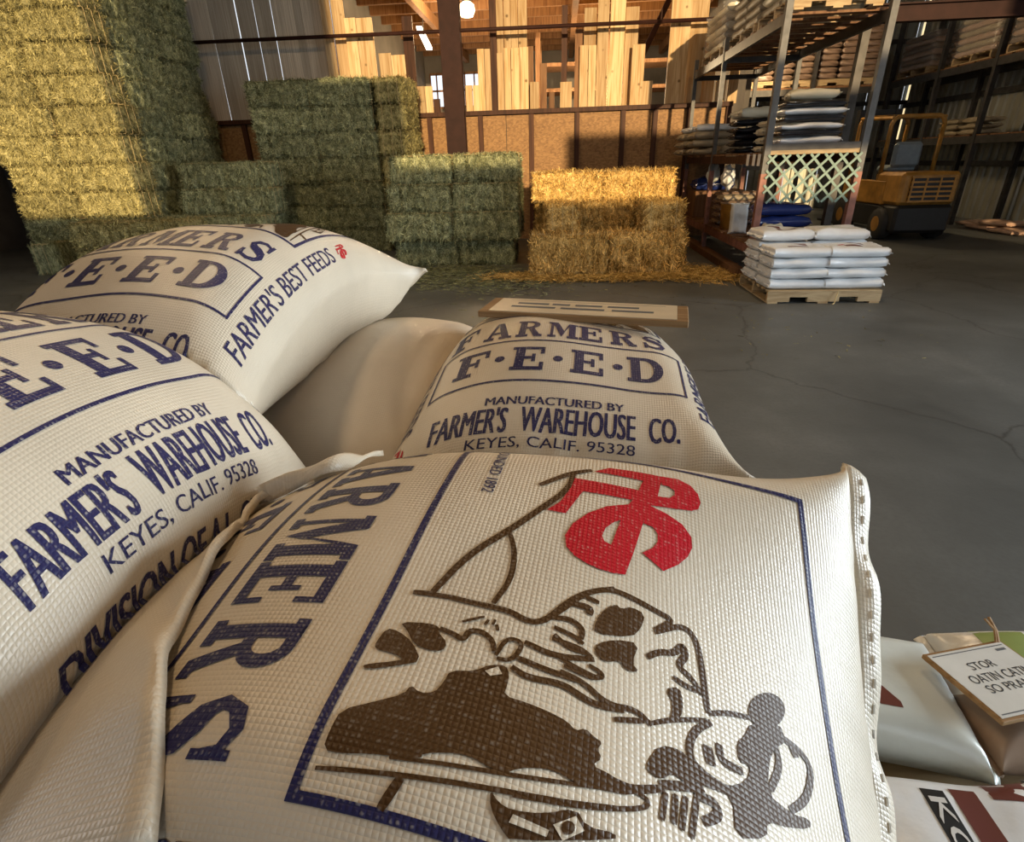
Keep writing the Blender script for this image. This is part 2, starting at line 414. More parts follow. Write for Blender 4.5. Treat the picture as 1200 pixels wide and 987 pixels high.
structure(MB().tube([(ra[0], WY - .12, ra[2]), (rb[0] + .1, WY - .12, rb[2])], .032, 10).build('trim_3', M['maroon'], None, True), 'thin dark rail running in front of the upright lumber', 'rail')
wsd = empty('wall_siding', (0, 0, 0)); structure(wsd, 'grey board siding with slits of daylight beside the lumber', 'wall')
edges = [205, 222, 239, 252, 265, 283, 304, 313, 324, 337, 350, 359, 368, 380, 392]
gaps = {5, 6, 8}
for i in range(len(edges) - 1):
    x0 = float(aty(edges[i], 51, WY + .3)[0]); x1 = float(aty(edges[i + 1], 51, WY + .3)[0])
    g0 = .022 if i in gaps else .003
    o = MB().box((0, 0, 0), (x1 - x0 - g0, .022, 4.6), Matrix.Rotation(RX(random.uniform(-.15, .25)), 3, 'Y')).build('siding_board', M['grey_board'], wsd)
    o.location = ((x0 + x1 + g0) / 2, WY + .3 + (.012 if i % 2 else 0), LEDGE + .05 + 2.25)
MB().span((-12.2, WY + .26, 0), (float(aty(205, 51, WY + .3)[0]) - .07, WY + .32, 7.0)).build('end_panel', M['wall_dark'], wsd)
MB().span((studs[0], WY + .15, 0), (-4.0, WY + .22, LEDGE)).build('end_panel', M['wall_dark'], wsd)

def column(name, x, y, w, d, z0, z1, mat, label, cat='post', lean=0):
    mb = MB()
    fl_ = min(.03, w * .14)
    mb.span((-w / 2, -d / 2, 0), (w / 2, -d / 2 + fl_, z1 - z0)).span((-w / 2, d / 2 - fl_, 0), (w / 2, d / 2, z1 - z0)).span((-w / 2 * .94, -d / 2 + fl_, 0), (w / 2 * .94, d / 2 - fl_, z1 - z0))
    o = mb.build(name, mat); o.location = (x, y, z0); o.rotation_euler = (0, lean, 0)
    return tag(o, label, cat)
column('building_column', float(aty(531, 90, WY - .2)[0]), WY - .2, .37, .2, 0, 7.0, M['maroon'], 'thick dark brown column rising behind the green hay stack', 'column')
column('corner_column', float(aty(206, 90, WY - .1)[0]) - .12, WY - .15, .24, .24, 0, 7.0, M['brown_wood'], 'dark timber column at the edge of the grey siding boards', 'column')

# ---- rear bay seen over the ledge
BZ = 4.72
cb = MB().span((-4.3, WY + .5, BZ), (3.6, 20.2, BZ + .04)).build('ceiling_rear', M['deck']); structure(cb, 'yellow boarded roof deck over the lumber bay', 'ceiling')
for k in range(9):
    yy = WY + .9 + k * .88
    MB().span((-4.3, yy, BZ - .2), (3.6, yy + .09, BZ)).build('purlin', M['pine_dark'], cb)
for xx in (-3.0, .2, 2.9):
    MB().span((xx, WY + .6, BZ - .42), (xx + .12, 20, BZ - .2)).build('joist', M['pine_dark'], cb)
wfar = MB().span((-4.3, 20, 0), (3.6, 20.1, 3.1)).span((-4.3, 20, 4.05), (3.6, 20.1, BZ))
for a, b in ((-4.3, -4.55 + .4), (-3.55, -3.35), (-2.45, 3.6)):
    if b > a: wfar.span((a, 20, 3.1), (b, 20.1, 4.05))
wfo = wfar.build('wall_far', M['wall_dark']); structure(wfo, 'dark far wall of the lumber bay with two windows', 'wall')
for k, (a, b) in enumerate(((-4.15, -3.55), (-3.35, -2.45))):
    w_ = MB()
    for j in range(4): w_.span((a + (b - a) * j / 3 - .02, 19.98, 3.1), (a + (b - a) * j / 3 + .02, 20.02, 4.05))
    w_.span((a, 19.98, 3.55), (b, 20.02, 3.6)).span((a, 19.98, 3.08), (b, 20.02, 3.14)).span((a, 19.98, 4.0), (b, 20.02, 4.07))
    structure(w_.build('window_%d' % (k + 1), M['pine_dark']), 'small bright paned window in the far wall', 'window')
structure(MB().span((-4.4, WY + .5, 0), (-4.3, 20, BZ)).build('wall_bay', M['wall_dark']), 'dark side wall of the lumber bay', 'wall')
# far lumber shelving (shadowy), rear bay
for k in range(3):
    zz = 2.5 + k * .55
    mb = MB().span((-.6, 16.2, zz), (2.9, 17.2, zz + .08)).build('lumber_shelf', M['pine_dark'])
    tag(mb, 'shadowy shelf plank deep in the lumber bay', 'shelf', 'deep shelf planks in the lumber bay')
for xx in (-.6, 1.1, 2.9):
    o = MB().span((xx - .06, 16.08, 0), (xx + .06, 16.2, 4.3)).span((xx - .06, 17.2, 0), (xx + .06, 17.32, 4.3))
    for k in range(3): o.span((xx - .05, 16.2, 2.44 + k * .55), (xx + .05, 17.2, 2.5 + k * .55))
    o = o.build('shelf_upright', M['pine_dark'])
    tag(o, 'brown upright carrying the shelf planks in the lumber bay', 'post', 'uprights of the bay shelves')
# sloping brace at the right of the bay
tag(MB().bar(aty(748, 75, 14), aty(784, 0, 14), .11, .11).build('brace', M['maroon']), 'dark diagonal steel brace behind the tall pine boards', 'brace')

def highbay(px, py, Y, label):
    p = aty(px, py, Y); t = empty('high_bay_lamp', p)
    tag(t, label, 'lamp', 'high-bay lamps under the rear roof')
    MB().lathe((0, 0, 0), [(.02, -.17), (.12, -.15), (.17, -.05), (.15, .05), (.08, .10)], 20).build('lamp_globe', M['lamp_glass'], t, True)
    MB().lathe((0, 0, 0), [(.06, .09), (.09, .11), (.09, .2), (.03, .24)], 14).build('lamp_housing', M['steel_dark'], t, True)
    MB().tube([(0, 0, .22), (0, 0, max(.3, BZ - p[2]))], .01, 6).build('hanger', M['steel_dark'], t)
    return p
for px, py, e in ((547, 9, 330), (937, 1, 200)):
    p = highbay(px, py, 13.6, 'round glass high-bay lamp ' + ('beside the thick brown column' if px < 700 else 'above the storage rack'))
    lamp('bay_light', 'POINT', (p[0], p[1] - .25, p[2] - .35), e, (1.0, .74, .42), shadow_soft_size=.2)
p = aty(497, 45, 16.5)
t = MB().bar(aty(491, 32, 14.6), aty(503, 57, 13.6), .12, .05).build('tube_lamp', M['tube_light']); tag(t, 'slim white tube lamp under the rear roof deck', 'lamp')
_pm = (aty(491, 32, 14.6) + aty(503, 57, 13.6)) / 2
MB().tube([tuple(_pm), (_pm[0], _pm[1], BZ + .01)], .012, 6).build('hanger', M['steel_dark'], t)
lamp('bay_light', 'POINT', (-2.6, 16.0, 2.8), 300, (1.0, .76, .45), shadow_soft_size=.3)  # fill light added to brighten the lumber bay, no fixture here
lamp('bay_light', 'POINT', (1.0, 15.2, 3.0), 420, (1.0, .76, .45), shadow_soft_size=.3)  # second added fill for the bay, likewise without a fixture

# ---- upright lumber behind the ledge
LUM = [  # x left, x right, top pixel (None = past the top rail), depth step, material
 (393, 404, None, 0, 'pine'), (404, 418, None, 1, 'pine'), (417, 430, 20, 0, 'pine'), (430, 448, 20, 0, 'pine'), (451, 465, 62, 0, 'pine'), (465, 481, 64, 0, 'pine'),
 (480, 492, 18, 1, 'brown_wood'), (491, 500, 101, 0, 'pine'), (500, 509, 101, 0, 'pine'), (509, 517, 116, 0, 'brown_wood'),
 (547, 555, 100, 0, 'pine'), (555, 563, 100, 0, 'pine'), (562, 570, 57, 1, 'pine'), (570, 577, 57, 1, 'pine'), (577, 585, None, 1, 'brown_wood'),
 (584, 591, 62, 0, 'pine'), (585, 593, None, 2, 'pine'), (593, 601, None, 2, 'pine'), (601, 609, None, 2, 'pine'), (609, 619, None, 2, 'pine'), (592, 600, 56, 1, 'pine'), (600, 610, 56, 1, 'pine'), (610, 620, 55, 1, 'pine'), (619, 626, 54, 2, 'pine_dark'),
 (621, 632, 96, 0, 'pine'), (633, 641, 74, 1, 'pine_dark'), (643, 650, 108, 0, 'pine_dark'), (657, 664, 6, 3, 'brown_wood'), (656, 670, 96, 0, 'pine'),
 (672, 681, 34, 1, 'pine_dark'), (678, 688, 53, 0, 'pine'), (688, 697, 53, 0, 'pine'), (682, 696, 9, 2, 'pine'), (697, 710, None, 1, 'pine'), (711, 728, None, 1, 'pine'), (728, 743, 8, 2, 'pine'), (737, 752, 52, 0, 'pine'), (748, 763, 95, 0, 'pine'),
 (778, 801, None, 0, 'pine'), (800, 820, None, 1, 'pine'), (818, 834, 46, 2, 'pine'), (836, 848, 90, 1, 'pine'), (850, 862, 80, 1, 'pine')]
for i, (xl, xr, yt, dstep, mt) in enumerate(LUM):
    Y = WY + .10 + dstep * .11
    yb = 133 - (xl - 480) * .028
    a = aty(xl, yb, Y); b = aty(xr, yb, Y)
    zt = float(aty((xl + xr) / 2, yt, Y)[2]) if yt is not None else random.uniform(4.75, 4.85)
    zt = min(zt, 4.85)
    w = b[0] - a[0]; h = zt - (LEDGE + .05)
    tl = RX(random.uniform(-.5, .5)) if h > 1 else RX(random.uniform(-1, 1))
    o = MB().box((0, 0, h / 2), (w - .008, .042, h)).build('lumber_board', M[mt], bevel=.004)
    o.location = ((a[0] + b[0]) / 2, Y, LEDGE + .05); o.rotation_euler = (RX(-.6), tl * .4, 0)
    if mt == 'brown_wood': lab, gr = 'dark brown squared timber standing among the pine boards', 'dark timbers in the lumber row'
    elif mt == 'pine_dark': lab, gr = 'weathered brown board standing among paler pine boards', 'weathered boards in the lumber row'
    elif yt is None: lab, gr = 'tall pale pine board reaching past the top rail', 'tall pine boards in the lumber row'
    elif yt > 90: lab, gr = 'short pale pine offcut standing on the ledge', 'short pine offcuts on the ledge'
    else: lab, gr = 'medium-length pine board standing on the ledge behind the rail', 'medium pine boards in the lumber row'
    tag(o, lab, 'board', gr)
# girder across the right-hand aisle
ga, gb = aty(1040, 13, 9.0), aty(1200, 11, 9.0)
g = MB(); zc = (ga[2] + gb[2]) / 2
g.span((3.9, 8.93, zc - .1), (HX1 - .1, 9.07, zc - .08)).span((3.9, 8.93, zc + .08), (HX1 - .1, 9.07, zc + .1)).span((3.9, 8.985, zc - .08), (HX1 - .1, 9.015, zc + .08))
tag(g.build('steel_girder', M['maroon']), 'dark maroon steel girder crossing high above the forklift aisle', 'beam')
for xx in (3.95, HX1 - .2):
    tag(MB().span((xx - .05, 8.95, 0), (xx + .05, 9.05, zc - .1)).build('girder_post', M['steel_dark']), 'dark steel post holding the maroon girder', 'post', 'girder posts')

# ================================================================== printed feed bags
def rot3(rx, ry, rz):
    return np.array(Matrix.Rotation(rz, 3, 'Z') @ Matrix.Rotation(ry, 3, 'Y') @ Matrix.Rotation(rx, 3, 'X'))
class Bag:
    """filled tube of cloth: s = metres across from the top centre, v = metres along the centre line"""
    def __init__(self, Wf=.62, Lf=.89, c0=.09, k1=0, k2=0, k12=0, q=(0, 0, 0, 0), cb=.6, seed=1, amp=.0025, n=2.6, endc=.006):
        self.Wf, self.Lf, self.c0, self.k1, self.k2, self.k12, self.q, self.cb, self.amp = Wf, Lf, c0, k1, k2, k12, q, cb, amp
        th = np.linspace(0, 1, 200)
        yy = np.sin(th * np.pi / 2) ** (2 / n); cc = np.cos(th * np.pi / 2) ** (2 / n)
        self.Y = Lf * .5 * .93 * yy; self.C = endc + (c0 - endc) * cc
        a = np.concatenate([[0], np.cumsum(np.hypot(np.diff(self.Y), np.diff(self.C)))]); self.A = a * (Lf * .5) / a[-1]
        g = np.random.default_rng(seed)
        self.w = [(g.uniform(6, 34), g.uniform(0, math.pi), g.uniform(0, 6.28)) for _ in range(9)]
    def disp(self, s, v):
        d = 0
        for f, a, p in self.w:
            d = d + np.sin((s * math.cos(a) + v * math.sin(a)) * f + p + 1.5 * np.sin(s * f * .4 + v * 5)) * (8 / f)
        e = np.clip((np.abs(v) / (self.Lf / 2) - .7) / .3, 0, 1)
        cr = np.sin(s * 85 + 2 * np.sin(s * 31)) * e * e * 2.2
        return (d + cr) * self.amp
    def local(self, s, v, bottom=False):
        s = np.asarray(s, float); v = np.asarray(v, float); av = np.abs(v)
        y = np.sign(v) * (np.interp(av, self.A, self.Y) + np.maximum(av - self.Lf * .5, 0)); c = np.interp(av, self.A, self.C)
        g = (self.Wf - np.pi * c) / 2; a = np.abs(s); over = np.clip((a - g) / c, 0, np.pi / 2)
        x = np.where(a < g, a, g + c * np.sin(over)) * np.sign(s); z = c * np.cos(over)
        d = self.disp(s, v) * np.clip(c / self.c0 * 1.6, .15, 1)
        if bottom: z = -z * self.cb; d = d * .3
        x = x + np.sign(s) * np.sin(over) * d; z = z + np.cos(over) * d
        q = self.q
        z = z - .5 * self.k2 * x * x - .5 * self.k1 * y * y - self.k12 * x * y + q[0] * y ** 3 + q[1] * x ** 3 + q[2] * x * x * y + q[3] * x * y * y
        return np.stack([x, y, z], -1)
    def normal(self, s, v):
        e = 5e-4
        n = np.cross(self.local(s + e, v) - self.local(s - e, v), self.local(s, v + e) - self.local(s, v - e))
        return n / np.maximum(np.linalg.norm(n, axis=-1, keepdims=True), 1e-9)
    def mesh(self, name, mat, nv=80, ns=60, nb=20):
        t = np.linspace(-1, 1, nv); V = np.sign(t) * (1 - (1 - np.abs(t)) ** 1.35) * self.Lf / 2
        S = np.linspace(-.5, .5, ns) * self.Wf; Sb = np.linspace(.5, -.5, nb)[1:-1] * self.Wf
        vs = []; uv = []
        for v in V:
            vs.append(self.local(S, np.full(ns, v))); vs.append(self.local(Sb, np.full(len(Sb), v), True))
            uv += [(s, v) for s in S] + [(self.Wf - s if s > 0 else self.Wf - s, v) for s in Sb]
        vs = np.concatenate(vs); k = ns + len(Sb); fs = []
        for i in range(nv - 1):
            for j in range(k): fs.append((i * k + j, i * k + (j + 1) % k, (i + 1) * k + (j + 1) % k, (i + 1) * k + j))
        fs.append(tuple(range(k))[::-1]); fs.append(tuple(range((nv - 1) * k, nv * k)))
        return finish(name, vs, fs, uv, mat)
    def seam(self, name, end, mat, width=.03, wav=.005, seed=0):
        g = np.random.default_rng(seed); n = 70; S = np.linspace(-.5, .5, n) * self.Wf * .995
        p0 = self.local(S, np.full(n, end * (self.Lf / 2 - .004))); p0b = self.local(S, np.full(n, end * (self.Lf / 2 - .004)), True); m = (p0 + p0b) / 2
        w = sum(np.sin(S * f + g.uniform(0, 6)) * a for f, a in ((18, 1), (41, .8), (77, .5))) * wav
        rows = []
        for k, fr in enumerate((0, .35, .7, 1.0)):
            for sg in (1, -1):
                r = m.copy(); r[:, 1] += end * width * fr * (1 + w * 12 * fr); r[:, 2] += w * fr * 1.4 + sg * (.0042 - .0028 * fr) - .012 * fr * fr; rows.append(r)
        top = [rows[i] for i in (0, 2, 4, 6)]; bot = [rows[i] for i in (7, 5, 3, 1)]; loop = top + bot
        vs = np.concatenate(loop); fs = []
        L = len(loop)
        for i in range(L):
            for j in range(n - 1):
                a = i * n + j; b = ((i + 1) % L) * n + j; fs.append((a, a + 1, b + 1, b))
        fs.append(tuple(i * n for i in range(L))); fs.append(tuple(i * n + n - 1 for i in range(L))[::-1])
        uv = [(p[0], p[1]) for p in vs]
        return finish(name, vs, fs, uv, mat), rows[4]
def finish(name, vs, fs, uv, mat, smooth=True):
    me = bpy.data.meshes.new(name); me.from_pydata([tuple(p) for p in vs], [], fs)
    bm = bmesh.new(); bm.from_mesh(me); bmesh.ops.recalc_face_normals(bm, faces=bm.faces); bm.to_mesh(me); bm.free()
    if uv is not None:
        l = me.uv_layers.new(name='cloth'); uv = np.asarray(uv, np.float32)
        idx = np.empty(len(me.loops), np.int32); me.loops.foreach_get('vertex_index', idx); l.data.foreach_set('uv', uv[idx].ravel())
    if smooth: me.polygons.foreach_set('use_smooth', [True] * len(me.polygons))
    me.materials.append(mat); me.update(); return me

# ---- flat artwork
def rect(x0, y0, x1, y1): return [(x0, y0), (x1, y0), (x1, y1), (x0, y1)]
def stroke(pts, w):
    pts = np.asarray(pts, float); w = np.broadcast_to(np.asarray(w, float), (len(pts),)); t = np.gradient(pts, axis=0)
    t /= np.maximum(np.linalg.norm(t, axis=1, keepdims=True), 1e-9); n = np.stack([-t[:, 1], t[:, 0]], 1) * w[:, None] / 2
    return [[tuple(pts[i] + n[i]), tuple(pts[i] - n[i]), tuple(pts[i + 1] - n[i + 1]), tuple(pts[i + 1] + n[i + 1])] for i in range(len(pts) - 1)]
def half_ring(cx, cy, ro, ri, n=14):
    a = np.linspace(math.pi / 2, -math.pi / 2, n); o = [(cx + ro[0] * math.cos(t), cy + ro[1] * math.sin(t)) for t in a]; i_ = [(cx + ri[0] * math.cos(t), cy + ri[1] * math.sin(t)) for t in a]
    return [[o[k], o[k + 1], i_[k + 1], i_[k]] for k in range(n - 1)]
SLAB = {
 'E': [rect(.1, 0, .36, 1), rect(0, 0, .9, .13), rect(0, .87, .9, 1), rect(.34, .44, .62, .56), rect(.79, 0, .9, .32), rect(.79, .68, .9, 1), rect(.56, .33, .66, .67)],
 'F': [rect(.1, 0, .36, 1), rect(0, 0, .5, .13), rect(0, .87, .88, 1), rect(.34, .44, .60, .56), rect(.77, .66, .88, 1), rect(.54, .32, .64, .68)],
 'D': [rect(.1, 0, .36, 1), rect(0, 0, .5, .13), rect(0, .87, .5, 1)] + half_ring(.48, .5, (.5, .5), (.24, .37)),
 'R': [rect(.1, 0, .36, 1), rect(0, 0, .46, .13), rect(0, .87, .5, 1), rect(.34, .45, .5, .58)] + half_ring(.48, .725, (.4, .275), (.17, .145)) + [[(.42, .5), (.66, .5), (.90, .13), (1.0, .13), (1.0, 0), (.70, 0)]],
 'A': [[(.38, 1), (.52, 1), (.25, .1), (.13, .1)], [(.38, 1), (.62, 1), (.96, .1), (.68, .1)], rect(.25, .28, .78, .40), rect(0, 0, .38, .13), rect(.58, 0, 1.06, .13)],
 'M': [rect(0, 0, .32, .12), rect(.10, 0, .21, 1), rect(0, .88, .3, 1), [(.1, 1), (.38, 1), (.66, .3), (.53, .04)], [(.53, .04), (.64, .3), (.92, 1), (.82, 1)], rect(.82, 0, 1.08, 1), rect(.74, 0, 1.18, .12), rect(.82, .88, 1.18, 1)],
 'S': stroke([(.80, .70), (.72, .88), (.5, .94), (.27, .87), (.18, .73), (.28, .6), (.5, .52), (.72, .42), (.80, .27), (.7, .12), (.47, .06), (.22, .12), (.13, .32)], [.1, .1, .12, .16, .2, .22, .26, .24, .2, .16, .12, .1, .1]) + [rect(.74, .64, .86, .98), rect(.07, .02, .19, .38)]}
def slab(txt, cx, y0, h, adv, w):
    out = []; n = len(txt)
    for i, ch in enumerate(txt):
        x = cx + (i - (n - 1) / 2) * adv - w / 2
        out += [[(x + a * w, y0 + b * h) for a, b in p] for p in SLAB[ch]]
    return out
def bfont(txt, x0, x1, y0, y1, bold=0.0, rot=False):
    """lettering fitted to a rectangle; rot = reading upwards (x0..x1 is then the letter height)"""
    c = bpy.data.curves.new('t', 'FONT'); c.body = txt; c.resolution_u = 3
    o = bpy.data.objects.new('t', c); COL.objects.link(o); dg = bpy.context.evaluated_depsgraph_get(); me = bpy.data.meshes.new_from_object(o.evaluated_get(dg))
    co = np.array([v.co[:2] for v in me.vertices]); mn, mx = co.min(0), co.max(0); u = (co - mn) / (mx - mn)
    if not rot: p = np.stack([x0 + u[:, 0] * (x1 - x0), y0 + u[:, 1] * (y1 - y0)], 1)
    else: p = np.stack([x1 - u[:, 1] * (x1 - x0), y0 + u[:, 0] * (y1 - y0)], 1)
    out = [[tuple(p[i]) for i in f.vertices] for f in me.polygons]
    if bold:
        d = bold * .038
        out = [[(a + (0 if rot else k * d), b + (k * d if rot else 0)) for a, b in q] for k in (-1, 0, 1) for q in out]
    bpy.data.objects.remove(o); bpy.data.meshes.remove(me); bpy.data.curves.remove(c); return out
def art(polys, cell=.008):
    bm = bmesh.new()
    for p in polys:
        vs = [bm.verts.new((a, b, 0)) for a, b in p]
        try: bm.faces.new(vs)
        except Exception: pass
    bmesh.ops.triangulate(bm, faces=bm.faces[:])
    xs = [v.co.x for v in bm.verts]; ys = [v.co.y for v in bm.verts]
    for lo, hi, ax in ((min(xs), max(xs), 0), (min(ys), max(ys), 1)):
        k = math.ceil(lo / cell)
        while k * cell < hi:
            pl = (k * cell, 0, 0) if ax == 0 else (0, k * cell, 0); no = (1, 0, 0) if ax == 0 else (0, 1, 0)
            bmesh.ops.bisect_plane(bm, geom=bm.verts[:] + bm.edges[:] + bm.faces[:], plane_co=pl, plane_no=no, dist=1e-6); k += 1
    bm.verts.ensure_lookup_table(); bm.verts.index_update()
    co = np.array([v.co[:2] for v in bm.verts]); fs = [tuple(v.index for v in f.verts) for f in bm.faces]; bm.free()
    return co, fs
D = {'h': 0.3663, 'top': 0.4312, 'Ft': -0.0453, 'Fb': -0.1254, 'Bt': -0.1401, 'Bb': -0.2585, 'Mb': -0.3074, 'Mh': 0.1087, 'Wt': -0.3229, 'Wb': -0.352, 'Wh': 0.1882, 'Kb': -0.3727, 'Kh': 0.1276, 'Db': -0.4327, 'Dt': -0.3955, 'bw': 0.211, 'Eb': -0.19, 'vmid': 0.0329}
